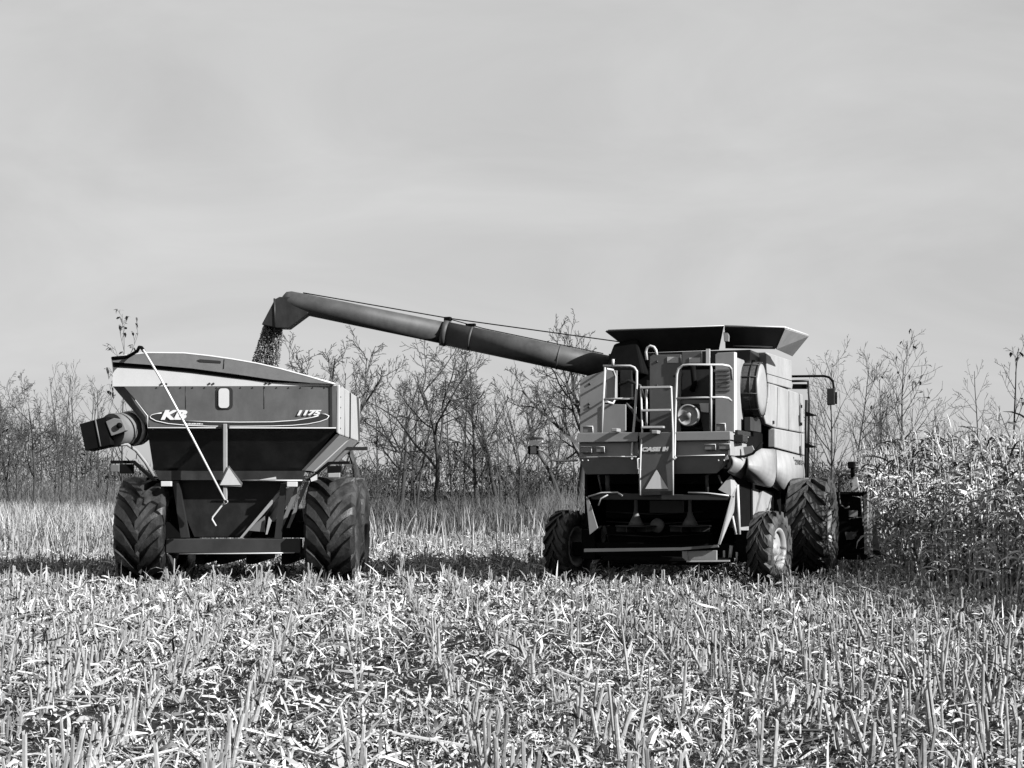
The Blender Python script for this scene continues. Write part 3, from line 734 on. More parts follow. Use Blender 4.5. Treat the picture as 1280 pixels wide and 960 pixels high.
mb = MB(); mb.tube([KC.Y(1076.5, 620, HY - .02), KC.Y(1078.5, 657, HY - .02)], .02, 6); mb.build('head_strut', 'rim_paint', comb)
# ================================================================== GRAIN CART
cart = empty('grain_cart', KG.o, -KG.psi)
tag(cart, 'tall sloped grain cart lettered KB 1175 on big lugged tyres under the auger spout', 'grain cart')
G0 = -1.15                                  # plane of the hopper's rear wall
def gy(pts, ly, th=.04): return MB().ext(pY(KG, pts, ly), (0, th, 0))
def G(x, y, ly=G0): return KG.Y(x, y, ly)
LEN = 4.3
# hopper, upper part: right wall, left chamfer, rear wall
mb = MB().ext([G(155, 483), G(420, 481), G(420.5, 536), G(187, 536), G(184.5, 517)], (0, .05, 0)); mb.build('rear_wall', 'cart_paint', cart)
mb = MB()
lt = [G(140.5, 483), G(187, 536)]
mb.loft([G(140.5, 482.5, G0 + .28), G(156, 482.5, G0 + .012), G(185, 517, G0 + .012), G(187.5, 536, G0 + .012), G(184, 534, G0 + .28)],
        [G(140.5, 482.5, G0 + .28) + V(.02, .06, 0), G(156, 482.5, G0 + .012) + V(0, .05, 0), G(185, 517, G0 + .012) + V(0, .05, 0), G(187.5, 536, G0 + .012) + V(0, .05, 0), G(184, 534, G0 + .28) + V(.02, .06, 0)])
mb.build('corner_gusset', 'cart_paint', cart)
mb = MB().tube([G(169, 500, G0 - .02), G(184.5, 520, G0 - .02), G(184.8, 535, G0 - .02), G(420, 535, G0 - .02)], .010, 6); mb.build('edge_trim', 'reflector', cart)
mb = MB().ext([G(412.5, 481.5), G(415, 481.5), G(415.5, 535), G(413, 535)], (0, -.02, 0)); mb.build('wall_seam', 'dark_steel', cart)
# extension: pale band and tarp bow
mb = MB().ext([G(141, 462), G(147, 455), (G(200, 460)), G(290, 468), G(386, 479), G(420, 480.6), G(420, 482.4), G(140.5, 483)], (0, .05, 0)).xform(Matrix.Translation(V(0, -.004, 0)))
mb.build('rear_extension', 'cart_pale', cart)
bow = [(139, 447.5), (160, 443.5), (185, 441), (230, 441.5), (262, 445), (290, 449), (322, 454.5), (350, 461), (385, 470.5), (419, 480)]
low = [(386, 478.3), (340, 474.5), (290, 467), (240, 460.5), (200, 457), (141, 452.5)]
mb = MB().ext(pY(KG, bow + low, G0 - .06), (0, .1, 0)); mb.build('tarp_bow', 'roll_tarp', cart)
lowb = [(141, 452.8), (200, 457.3), (240, 461), (290, 467.5), (340, 474.6), (386, 478.6)]
mb = MB().ext(pY(KG, lowb + [(386, 479.3), (340, 478), (290, 472.3), (240, 466), (200, 462), (141, 458.5)], G0 - .015), (0, .06, 0)); mb.build('bow_shade', 'black_steel', cart)  # black strip standing for the shadow under the bow
mb = MB().tube([G(x, y, G0 - .05) for x, y in bow], .016, 8); mb.build('bow_edge', 'chrome_edge', cart)
mb = MB()
mb.ext(pY(KG, [(x, y) for x, y in bow] + [(419, 483), (141, 462)], G0 + LEN - .1), (0, .06, 0)); mb.build('front_extension', 'cart_paint', cart)
for q in ((202, 480), (208, 480), (262, 479.5), (267, 479.5), (333, 479), (338, 479)):
    MB().lathe([(-.02, .001), (-.02, .018), (0, .018)], 8, G(q[0], q[1], G0 - .004), 'y').build('bolt', 'dark_steel', cart)
mb = MB().ext([G(246, 450.5, G0 - .065), G(250, 449, G0 - .065), G(276, 451, G0 - .065), G(276, 454, G0 - .065), G(250, 452.5, G0 - .065)], (0, -.004, 0)); mb.build('maker_decal', 'decal_dark', cart)
mb = MB().tube([G(280.5, 449, G0 - .065), G(279.5, 461, G0 - .065)], .006, 6); mb.build('bow_seam', 'dark_steel', cart)
# left wall
zt_l = G(140.5, 483).z; xl = G(140.5, 483).x; zb_l = G(187, 536).z; xb = G(187, 536).x
xr = G(420.3, 500).x; zr_t = G(420, 481).z; zr_b = G(420.5, 541).z
mb = MB().loft([V(xl, G0 + .3, zt_l), V(xb, G0 + .3, zb_l), V(xb + .05, G0 + .3, zb_l), V(xl + .05, G0 + .3, zt_l)], [V(xl, G0 + LEN, zt_l), V(xb, G0 + LEN, zb_l), V(xb + .05, G0 + LEN, zb_l), V(xl + .05, G0 + LEN, zt_l)])
mb.ext([V(xl, G0 + .3, zt_l), V(xl + .03, G0 + .3, zt_l), V(xl + .03, G0 + .05, G(145, 455).z), V(xl, G0 + .05, G(141, 448).z)], (0, LEN - .4, 0)); mb.build('left_wall', 'cart_paint', cart)
# right wall: rear and front bay with a gap between
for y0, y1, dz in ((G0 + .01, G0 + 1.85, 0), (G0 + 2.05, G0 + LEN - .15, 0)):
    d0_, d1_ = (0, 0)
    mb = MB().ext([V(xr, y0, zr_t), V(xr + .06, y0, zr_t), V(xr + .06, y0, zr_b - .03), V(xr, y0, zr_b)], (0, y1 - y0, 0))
    mb.build('right_wall', 'cart_sunlit_side', cart, bevel=.02)
mb = MB().ext([V(xr - .04, G0 + 1.86, zr_t - .02), V(xr + .068, G0 + 1.86, zr_t - .02), V(xr + .068, G0 + 1.86, zr_b - .03), V(xr - .04, G0 + 1.86, zr_b - .03)], (0, .18, 0)); mb.build('wall_gap_strip', 'black_steel', cart)  # proud black strip standing in for the dark gap between the bays
# lower hopper: rear slope, right slope (pale: sunlit look in its colour), left slope
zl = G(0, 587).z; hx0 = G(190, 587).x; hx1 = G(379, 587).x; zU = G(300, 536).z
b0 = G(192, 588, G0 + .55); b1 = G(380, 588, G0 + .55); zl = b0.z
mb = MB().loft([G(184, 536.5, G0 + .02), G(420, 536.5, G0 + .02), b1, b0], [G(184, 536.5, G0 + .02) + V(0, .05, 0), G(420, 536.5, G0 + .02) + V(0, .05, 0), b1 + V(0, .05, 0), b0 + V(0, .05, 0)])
mb.build('lower_rear_slope', 'cart_shaded_dark', cart)
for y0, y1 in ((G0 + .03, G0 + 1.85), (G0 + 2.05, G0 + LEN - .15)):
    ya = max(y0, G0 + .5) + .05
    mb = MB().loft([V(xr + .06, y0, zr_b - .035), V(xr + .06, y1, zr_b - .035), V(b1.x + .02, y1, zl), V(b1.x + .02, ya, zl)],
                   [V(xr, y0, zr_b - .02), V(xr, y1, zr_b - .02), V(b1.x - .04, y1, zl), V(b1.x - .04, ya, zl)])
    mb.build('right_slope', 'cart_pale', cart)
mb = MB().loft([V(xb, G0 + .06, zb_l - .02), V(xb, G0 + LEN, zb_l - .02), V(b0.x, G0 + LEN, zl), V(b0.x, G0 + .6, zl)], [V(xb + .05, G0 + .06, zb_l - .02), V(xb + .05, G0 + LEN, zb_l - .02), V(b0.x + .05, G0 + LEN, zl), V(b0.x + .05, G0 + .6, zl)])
mb.build('left_slope', 'cart_shaded_dark', cart)
mb = MB().loft([V(xl, G0 + LEN, zt_l), V(xr, G0 + LEN, zr_t), V(xr, G0 + LEN, zr_b), V(b1.x, G0 + LEN - .4, zl), V(b0.x, G0 + LEN - .4, zl), V(xb, G0 + LEN, zb_l)],
                [p + V(0, .05, 0) for p in (V(xl, G0 + LEN, zt_l), V(xr, G0 + LEN, zr_t), V(xr, G0 + LEN, zr_b), V(b1.x, G0 + LEN - .4, zl), V(b0.x, G0 + LEN - .4, zl), V(xb, G0 + LEN, zb_l))])
mb.build('front_wall', 'cart_paint', cart)
# belt beam under the hopper
e0 = G(193, 588.5, G0 + .5); e1 = G(381, 588.5, G0 + .5); f0 = G(199, 600, G0 + .5); f1 = G(377, 600, G0 + .5)
mb = MB().ext([e0, e1, f1, f0], (0, .15, 0)); mb.build('belt_beam', 'cart_shaded_dark', cart)
mb = MB().tube([G(302, 600.5, G0 + .48), G(378, 600.5, G0 + .48)], .013, 6); mb.ext([G(322, 600, G0 + .47), G(345, 596, G0 + .47), G(345.5, 599.5, G0 + .47)], (0, -.01, 0)); mb.build('beam_lip', 'reflector', cart)
# rivets and weld seams on the rear wall
for k in range(15):
    x_ = 196 + k * 15
    MB().lathe([(-.012, .001), (-.012, .011), (0, .013)], 8, G(x_, 484.5, G0 - .002), 'y').build('rivet', 'dark_steel', cart)
for x_ in (232, 330):
    MB().tube([G(x_, 482.5, G0 - .001), G(x_, 511, G0 - .001)], .006, 5).build('weld_seam', 'cart_shaded_dark', cart)
MB().tube([V(xr + .066, G0 + .9, zr_t - .03), V(xr + .066, G0 + .9, zr_b - .03)], .008, 5).build('weld_seam', 'rim_paint', cart)
for k in range(5):
    MB().lathe([(0, .013), (.012, .011), (.012, .001)], 8, (xr + .06, G0 + .12, zr_b + .08 + k * .18), 'x').build('rivet', 'dark_steel', cart)
# lettering and swoosh
pts = [(232, 526.5), (262, 527.3), (300, 527.8), (340, 527.5), (370, 525.5), (390, 522), (400, 519), (407, 517.8), (411, 520), (409, 523.5), (400, 527), (385, 530), (365, 531.8), (340, 532.6), (300, 533), (262, 532.8), (235, 531.8), (210, 529.5), (195, 526), (188, 522.3), (187, 520.5), (190, 518.3), (196, 517), (202, 516.2), (203, 521), (212, 526)]
mb = MB().ext(pY(KG, pts, G0 - .004), (0, -.004, 0)); mb.build('swoosh', 'decal_dark', cart)
mb = MB(); q = [(202, 516.2), (196, 517), (190, 518.4), (187.3, 520.5), (188.3, 522.6), (195, 526.2), (210, 529.5), (235, 531.8), (262, 532.8), (300, 533), (340, 532.6), (365, 531.8), (385, 530), (400, 527), (409, 523.5), (411.3, 520), (407, 517.8), (402, 517.5)]
mb.tube(pY(KG, q, G0 - .01), .009, 5)
mb.tube(pY(KG, [(230, 526.2), (262, 527.3), (300, 527.8), (340, 527.5), (370, 525.5), (390, 522), (398, 519.5)], G0 - .01), .009, 5); mb.build('swoosh_outline', 'decal_white', cart)
lettering('KB', G(201, 524.8, G0 - .012), G(234, 524.8, G0 - .012), (G(0, 512.5).z - G(0, 524.8).z), cart, 'decal_white', shear=.3, bold=.055)
lettering('1175', G(371.5, 519.6, G0 - .012), G(402, 519.2, G0 - .012), (G(0, 513).z - G(0, 519.8).z), cart, 'decal_white', shear=.3, bold=.055)
mb = MB()
xx = 232.5
for w in (1.6, .9, 2.6, 1.2, 1.8, 2.4, 1.0, 1.6, 2.2, .9, 1.5):
    hgt = 1.6 if w > 1.5 else 1.1
    mb.ext([G(xx, 530.6 - hgt, G0 - .012), G(xx + w, 530.6 - hgt, G0 - .012), G(xx + w - .2, 530.6, G0 - .012), G(xx - .2, 530.6, G0 - .012)], (0, -.004, 0)); xx += w + .35
mb.build('maker_lettering', 'decal_white', cart)
# sight window
def rrect(x0, y0, x1, y1, r):
    o = []
    for cx_, cy_, a0 in ((x1 - r, y0 + r, -90), (x1 - r, y1 - r, 0), (x0 + r, y1 - r, 90), (x0 + r, y0 + r, 180)):
        for k in range(5):
            a = R(a0 + k * 22.5); o.append((cx_ + r * math.cos(a), cy_ + r * math.sin(a)))
    return o
o = MB().ext(pY(KG, rrect(270.5, 484, 291, 511.5, 5), G0 - .003), (0, -.012, 0)).build('sight_window', 'decal_dark', cart)  # dark plate stands for the recess shadow around the pane
MB().ext(pY(KG, rrect(273.5, 485.5, 286.5, 510, 4), G0 - .017), (0, -.02, 0)).build('pane', 'window_pale', o)
# centre post, crank rod, triangle
mb = MB().ext([G(279.5, 530, G0 - .02), G(284.5, 530, G0 - .02), G(284.5, 625, G0 - .02), G(279.5, 625, G0 - .02)], (0, -.07, 0)); mb.build('centre_post', 'combine_paint', cart, bevel=.01)
mb = MB().ext([G(271, 534, G0 - .02), G(279, 529, G0 - .02), G(287, 529, G0 - .02), G(287, 535, G0 - .02)], (0, -.05, 0)); mb.build('post_bracket', 'cart_shaded_dark', cart)
CR = G0 - .16
mb = MB().tube([G(179, 437, CR - .30), G(200, 472, CR - .27), G(240, 546, CR - .15), G(282, 627, CR)], .019, 8)
crank = mb.build('tarp_crank', 'chrome_edge', cart)
mb = MB().tube([G(283, 628.5, CR), G(279, 630, CR), G(266, 646, CR), G(265, 649, CR), G(270, 657.5, CR)], .016, 8); mb.build('crank_handle', 'chrome_edge', crank)
mb = MB().tube([G(180, 439, CR - .29), G(177, 434.5, CR - .18), G(174, 434, CR), G(171.5, 439, G0 - .06), G(160, 446, G0 - .06), G(140, 448, G0 - .06)], .03, 8); mb.build('crank_joint', 'black_steel', crank)
mb = MB().lathe([(-.05, .03), (.05, .03)], 10, G(282.5, 627, CR), 'y'); mb.build('crank_clip', 'bright_steel', crank)
TY = G0 - .12
tri = MB().ext([G(273.5, 607, TY), G(286, 582, TY), G(303, 604, TY), G(301.5, 608.5, TY)], (0, .02, 0)).build('warning_triangle', 'tank_mid', cart)
MB().ext([G(275, 606.3, TY - .012), G(286, 584.5, TY - .012), G(301, 606.3, TY - .012)], (0, .01, 0)).build('triangle_face', 'reflector', tri)
# chute under the hopper
zc = G(0, 671, G0 + .6).z
cA = [G(212, 600, G0 + .75), G(356, 600, G0 + .75), G(312, 671, G0 + .95), G(243, 671, G0 + .95)]
mb = MB().loft(cA, [p + V(0, 2.6, 0) for p in cA]); mb.build('lower_chute', 'cart_shaded_dark', cart)
mb = MB()
for pts in ([(215, 601), (223, 601), (236, 672), (226, 672)], [(351, 604), (357.5, 604), (352, 673), (343, 673)]):
    MB().ext(pY(KG, pts, G0 + .55), (0, .12, 0)).build('rear_upright', 'dark_steel', cart)
mb = MB().ext([G(299, 673, G0 + .62), G(302, 673, G0 + .62), G(352, 617, G0 + .62), G(384, 592, G0 + .62), G(381, 590, G0 + .62), G(346, 617, G0 + .62)], (0, .08, 0)); mb.build('diagonal_brace', 'combine_paint', cart)
mb = MB().ext([G(309, 663, G0 + .66), G(331, 645, G0 + .66), G(331, 665, G0 + .66)], (0, .05, 0)); mb.build('gusset_plate', 'tank_mid', cart)
mb = MB().ext([G(336, 646, G0 + .58), G(339.5, 651, G0 + .58), G(334, 668, G0 + .58), G(332, 668, G0 + .58)], (0, .03, 0)); mb.build('hose_bracket', 'rim_paint', cart)
mb = MB()
for x0, x1 in ((359, 367), (368, 376)):
    MB().ext([G(372 if x0 < 365 else 381, 602, G0 + .6), G(378 if x0 < 365 else 386, 602, G0 + .6), G(x0 - 6, 660, G0 + .6), G(x0 - 10, 660, G0 + .6)], (0, .05, 0)).build('side_strut', 'tank_mid', cart)
a = G(207, 673.5, G0 + .5); b = G(376, 691.5, G0 + .5)
mb = MB().box((a.x, G0 + .5, b.z), (b.x, G0 + .75, a.z)); mb.build('rear_beam', 'tank_dark', cart, bevel=.015)
mb = MB().tube([G(224, 692.5, G0 + .49), G(290, 692, G0 + .49), G(368, 691, G0 + .49)], .012, 6); mb.build('beam_edge', 'reflector', cart)
for q in ((201, 601.5, 214, 608), (358.5, 602, 371.5, 608.5)):
    MB().ext([G(q[0], q[1], G0 + .4), G(q[2], q[1], G0 + .4), G(q[2], q[3], G0 + .4), G(q[0], q[3], G0 + .4)], (0, .1, 0)).build('rear_reflector', 'window_pale', cart, bevel=.008)
for x in (235, 262, 300, 345):
    MB().box((G(x, 690).x, G0 + .7, .35), (G(x + 10, 690).x, G0 + 3.4, G(0, 693).z)).build('frame_rail', 'black_steel', cart)
# light brackets either side
mb = MB().ext([G(138, 575.5, G0 + .3), G(168, 575.5, G0 + .3), G(196, 601, G0 + .35), G(190, 601, G0 + .35), G(166, 579.5, G0 + .3), G(138, 579.5, G0 + .3)], (0, .06, 0)); br_ = mb.build('light_bracket', 'black_steel', cart)
MB().ext([G(138, 581, G0 + .28), G(149, 581, G0 + .28), G(149, 590, G0 + .28), G(138, 590, G0 + .28)], (0, .06, 0)).build('tail_lamp', 'tank_mid', br_, bevel=.01)
MB().ext([G(149.5, 580, G0 + .3), G(167, 580, G0 + .3), G(167, 592, G0 + .3), G(149.5, 592, G0 + .3)], (0, .06, 0)).build('lamp_box', 'black_steel', br_, bevel=.01)
mb = MB().ext([G(382, 601, G0 + .35), G(386, 601, G0 + .35), G(412, 580.5, G0 + .3), G(437, 580, G0 + .3), G(437, 576.5, G0 + .3), G(410, 577, G0 + .3)], (0, .06, 0)); br_ = mb.build('light_bracket', 'black_steel', cart)
MB().ext([G(409, 582.5, G0 + .3), G(426, 582, G0 + .3), G(426, 590, G0 + .3), G(409, 592, G0 + .3)], (0, .06, 0)).build('lamp_box', 'black_steel', br_)
MB().ext([G(410, 591.5, G0 + .28), G(425, 591, G0 + .28), G(425, 597, G0 + .28), G(410, 597, G0 + .28)], (0, .06, 0)).build('tail_lamp', 'rim_paint', br_, bevel=.01)
mb = MB().ext([G(388, 598, G0 + .3), G(396, 593, G0 + .3), G(396, 600, G0 + .3), G(389, 602, G0 + .3)], (0, .08, 0)); mb.build('hose_clamp', 'window_pale', cart)
MB().box((xr - .3, G0 + 2.9, G(445, 563, 2).z), (xr + .30, G0 + 3.1, G(445, 559, 2).z)).build('side_bracket', 'dark_steel', cart)
# folded unloading auger with its boot, at the left
UY = G0 + .1
p0 = G(140, 538, UY - .1); p1 = G(176, 534.5, UY + .5)
dd = (p1 - p0).normalized(); Ru = .29
mb = MB().tube([p0, p0 + dd * .42], Ru, 28); mb.tube([p0 + dd * .5, p1], Ru * .96, 28); ua = mb.build('folding_auger', 'roll_tarp', cart)
Lu = (p1 - p0).length
for t0, t1, k_ in ((.60, .75, 1.07), (.80, .90, 1.05)):
    MB().tube([p0 + dd * Lu * t0, p0 + dd * Lu * t1], Ru * k_, 28).build('auger_flange', 'decal_white', ua)
bb = [G(99.5, 530, UY - .3), G(133, 520.5, UY - .3), G(139, 556, UY - .3), G(106.5, 563.5, UY - .3)]
bo = MB().loft(bb, [p + V(.03, .5, 0) for p in bb]).build('auger_boot', 'black_steel', ua, bevel=.01)
MB().tube([G(119, 524, UY - .31), G(125.5, 558, UY - .31)], .014, 6).build('boot_rib', 'tank_mid', bo)
mb = MB().ext([G(132, 527, UY - .32), G(142, 522.5, UY - .32), G(152, 524, UY - .32), G(158, 538, UY - .32), G(151, 541, UY - .32), G(139, 545, UY - .32)], (0, .25, 0)); mb.build('boot_hinge', 'roll_tarp', ua, bevel=.01)
mb = MB().lathe([(-.03, .05), (-.06, .05), (-.06, .001)], 12, G(150, 532, UY - .32), 'y'); mb.build('hinge_pin', 'black_steel', ua)
mb = MB().tube([G(150, 556, UY - .1), G(158, 555, UY), G(170, 563, UY + .2), G(182, 578, UY + .3), G(192, 595, UY + .4)], .03, 8); mb.build('hydraulic_hose', 'combine_paint', ua)
# wheels: two axles
GR = .94
axo = G0 + 1.15
for s, x in ((-1, -1.52), (1, 1.77)):
    for yy in (axo, axo + 1.95):
        wheel(cart, V(x, yy, GR), GR, .88, .42, s, 14, 'rubber', 'rim_paint', up=-1, lug_h=.10, lugw=.15, spin=.13 * (1 + yy), name='wheel')
mb = MB().box((-1.6, axo - .12, GR - .14), (1.6, axo + .12, GR + .14)); mb.box((-1.6, axo + 1.83, GR - .14), (1.6, axo + 2.07, GR + .14)); mb.box((-1.1, axo - .1, GR), (-.9, axo + 2.6, GR + .35)); mb.box((.9, axo - .1, GR), (1.1, axo + 2.6, GR + .35))
mb.build('axle_frame', 'black_steel', cart)
mb = MB().loft([V(-.5, G0 + LEN - .6, .8), V(.5, G0 + LEN - .6, .8), V(.5, G0 + LEN - .6, 1.05), V(-.5, G0 + LEN - .6, 1.05)], [V(-.08, G0 + LEN + 1.8, .5), V(.08, G0 + LEN + 1.8, .5), V(.08, G0 + LEN + 1.8, .65), V(-.08, G0 + LEN + 1.8, .65)]); mb.build('drawbar', 'dark_steel', cart)

# ------------------------------------------------------------------ falling grain and the heap in the hopper
n = 17000
t = rng.random(n) ** .9
lx = 335 - 24 * t + rng.normal(0, 1, n) * (1.5 + 1.2 * t)
u = rng.random(n)
wid = 22 + 14 * t
pxs = (331 - 20 * t) + u * wid + rng.normal(0, .8, n)
pys = 405 + t * 62
pc = np.array([at(x, y, 30.42 + d) for x, y, d in zip(pxs, pys, rng.normal(0, .1, n))])
sz = rng.uniform(.004, .010, n) + (rng.random(n) < .12) * rng.uniform(.004, .014, n)
oc = np.array([[1, 0, 0], [0, 1, 0], [-1, 0, 0], [0, -1, 0], [0, 0, 1.3], [0, 0, -1.3]], float)
vs = (pc[:, None, :] + oc[None] * sz[:, None, None]).reshape(-1, 3)
of = np.array([[0, 1, 4], [1, 2, 4], [2, 3, 4], [3, 0, 4], [1, 0, 5], [2, 1, 5], [3, 2, 5], [0, 3, 5]])
fs = (of[None] + (np.arange(n) * 6)[:, None, None]).reshape(-1, 3)
gs = np_obj('falling_grain', np_mesh('falling_grain', vs, fs, 'grain'))
tag(gs, 'stream of loose grain pouring from the auger spout into the cart', 'grain', kind='stuff')
gx, gyy = np.meshgrid(np.linspace(xl + .35, xr - .1, 40), np.linspace(G0 + .25, G0 + LEN - .1, 50))
gz = zr_t - .55 + .75 * np.exp(-(((gx + .4) / 1.1) ** 2 + ((gyy - G0 - 2.2) / 1.4) ** 2)) + rng.normal(0, .012, gx.shape)
vs = np.stack([gx, gyy, gz], -1).reshape(-1, 3)
ii = (np.arange(49)[:, None] * 40 + np.arange(39)[None]).ravel()
heap = np_obj('grain_heap', np_mesh('grain_heap', vs, np.stack([ii, ii + 1, ii + 41, ii + 40], 1), 'grain', True))
heap.location = KG.o; heap.rotation_euler = (0, 0, -KG.psi)
tag(heap, 'loose grain filling the inside of the cart hopper', 'grain', kind='stuff')
# ================================================================== FIELD
PSI_ROW = R(5.5)
rd = np.array([-math.sin(PSI_ROW), math.cos(PSI_ROW)]); rp = np.array([math.cos(PSI_ROW), math.sin(PSI_ROW)])

def corn_edge(Y):                      # left limit of the uncut corn at distance Y
    Y = np.asarray(Y, float)
    return np.where(Y < 27.8, 6.85 - (Y - 27.8) * math.tan(R(6.0)), np.maximum(6.85, .2225 * Y))

def fnoise(x, y, s, seed=0):
    r_ = np.random.default_rng(100 + seed); o = 0
    for k in range(5):
        a = r_.uniform(0, 6.28); f = s * r_.uniform(.6, 1.8); ph = r_.uniform(0, 6.28)
        o = o + np.sin((x * math.cos(a) + y * math.sin(a)) * f + ph)
    return o / 5

def ground_z(x, y):
    return 0.0 * x

# ground sheet
mb = MB(); mb.add([V(-900, -60, 0), V(900, -60, 0), V(900, 1500, 0), V(-900, 1500, 0)], [(0, 1, 2, 3)])
g = mb.build('ground', 'soil', None, fix=False); tag(g, kind='structure')

# --- stubble
rows = np.arange(-40, 40) * .76
st = []
for r0 in rows:
    s = np.arange(6.5, 56, .075)
    s = s + rng.normal(0, .05, len(s))
    off = r0 + rng.normal(0, .028, len(s))
    st.append(np.stack([rp[0] * off + rd[0] * s, rp[1] * off + rd[1] * s], 1))
st = np.concatenate(st)
X, Y = st[:, 0], st[:, 1]
keep = (Y > 7.0) & (np.abs(X) < .345 * Y + 4.2) & (Y < 54 + 2 * np.sin(X * .5)) & (X < corn_edge(Y) - .1) & (rng.random(len(X)) < .86)
def in_box(F, x, y, x0, x1, y0, y1):
    dx = x - F.o.x; dy = y - F.o.y
    lx = dx * F.r.x + dy * F.r.y; ly = dx * F.h.x + dy * F.h.y
    return (lx > x0) & (lx < x1) & (ly > y0) & (ly < y1)
track = in_box(KC, X, Y, -2.1, -1.5, -3, 40) | in_box(KC, X, Y, 1.5, 2.3, -3, 4.5) | in_box(KG, X, Y, -2.1, -1.2, -.9, 30) | in_box(KG, X, Y, 1.2, 2.1, -.9, 30)
under = in_box(KC, X, Y, -2.2, 2.4, -.6, 7) | in_box(KG, X, Y, -2, 2, -.4, 6)
keep &= ~track & ~(under & (rng.random(len(X)) < .5))
st = st[keep]; X, Y = st[:, 0], st[:, 1]
flat = fnoise(X, Y, .55, 1)                       # where wheels and wind have knocked the stalks over
lat = X * rp[0] + Y * rp[1]
wheel_strip = ((lat > -.4) & (lat < .45)) | ((lat > 2.0) & (lat < 2.7)) | ((lat > -4.0) & (lat < -3.4))   # old wheel tracks down the rows
keep = (rng.random(len(X)) < np.clip(.95 - .8 * np.clip(flat - .15, 0, 1), .45, 1)) & ~(wheel_strip & (rng.random(len(X)) < .8))
st = st[keep]; flat = flat[keep]; X, Y = st[:, 0], st[:, 1]
N = len(st)
hh = rng.uniform(.15, .33, N) * np.where(flat > .25, .75, 1.0) + (rng.random(N) < .14) * rng.uniform(0, .22, N)
hh *= np.where(Y < 14, 1.25, 1.0)
und = in_box(KC, X, Y, -2.4, 2.6, -1.6, 7) | in_box(KG, X, Y, -2.2, 2.2, -1.6, 6)
hh = np.where(und, np.minimum(hh, .26), hh)
lean = rng.normal(0, .11, (N, 2)) + np.array([.03, .04]); lean[rng.random(N) < .10] *= 3.4
base = np.concatenate([st, np.zeros((N, 1)) - .02], 1)
tip = base + np.stack([lean[:, 0] * hh, lean[:, 1] * hh, hh], 1)
rb = rng.uniform(.0075, .0140, N)
vis = (np.abs(X) < .31 * Y) & (Y > 9.4)
rank = np.where(vis, hh / Y, 0)
order = np.argsort(-rank); near = order[:300]; rest = order[300:]
vf = [sticks(base[rest], tip[rest], rb[rest] * 1.15, rb[rest] * .9, 5)]
# torn sheath leaves on the stubs
for k in range(3):
    q = rest if k < 2 else rest[rng.random(len(rest)) < .5]
    fr = rng.uniform(.15, .8, len(q))
    b = base[q] + (tip[q] - base[q]) * fr[:, None]
    vf.append(ribbons(b, rng.uniform(0, 6.28, len(q)), rng.uniform(.4, 1.6, len(q)), rng.uniform(.06, .22, len(q)), rng.uniform(.014, .034, len(q)), rng.uniform(.2, 1.8, len(q)), 3, rng.normal(0, .8, len(q))))
o = np_obj('corn_stubble', np_mesh('corn_stubble', *merge(*vf), 'stalk'))
tag(o, 'cut corn stubble in rows across the whole field', 'stubble', kind='stuff')
# nearest 300 stalks, each an object
var = []
for v in range(14):
    b = np.zeros((1, 3)); b[0, 2] = -.05; t_ = np.array([[rng.normal(0, .05), rng.normal(0, .05), 1.0]])
    parts = [sticks(b, t_, np.array([.030]), np.array([.024]), 8)]
    m = rng.integers(1, 4)
    fr = rng.uniform(.1, .8, m)
    parts.append(ribbons(b + (t_ - b) * fr[:, None], rng.uniform(0, 6.28, m), rng.uniform(.5, 1.5, m), rng.uniform(.2, .55, m), rng.uniform(.04, .08, m), rng.uniform(.2, 1.8, m), 5, rng.normal(0, .8, m)))
    if rng.random() < .6:     # sheath wrapped part of the way up
        parts.append(sticks(b, b + (t_ - b) * rng.uniform(.4, .7), np.array([.038]), np.array([.034]), 8))
    # short brace roots / side shoots
    m = 3; parts.append(sticks(np.repeat(b + np.array([[0, 0, .13]]), m, 0), b + np.stack([rng.uniform(-.09, .09, m), rng.uniform(-.09, .09, m), np.zeros(m) - .02], 1), np.full(m, .008), np.full(m, .006), 4))
    var.append(np_mesh('cut_stalk', *merge(*parts), 'stalk'))
for k, i in enumerate(near):
    o = bpy.data.objects.new('cut_corn_stalk', var[k % len(var)])
    o.location = base[i]; h_ = hh[i]
    o.rotation_euler = (-lean[i, 1], lean[i, 0], 0)
    o.rotation_euler.rotate_axis('Z', rng.uniform(0, 6.28))
    sxy = rb[i] / .0275 * 1.15
    o.scale = (sxy, sxy, h_)
    COL.objects.link(o)
    tag(o, 'dry cut corn stalk standing upright in the stubble of the foreground rows', 'corn stalk', 'cut corn stalks standing in the nearest rows')

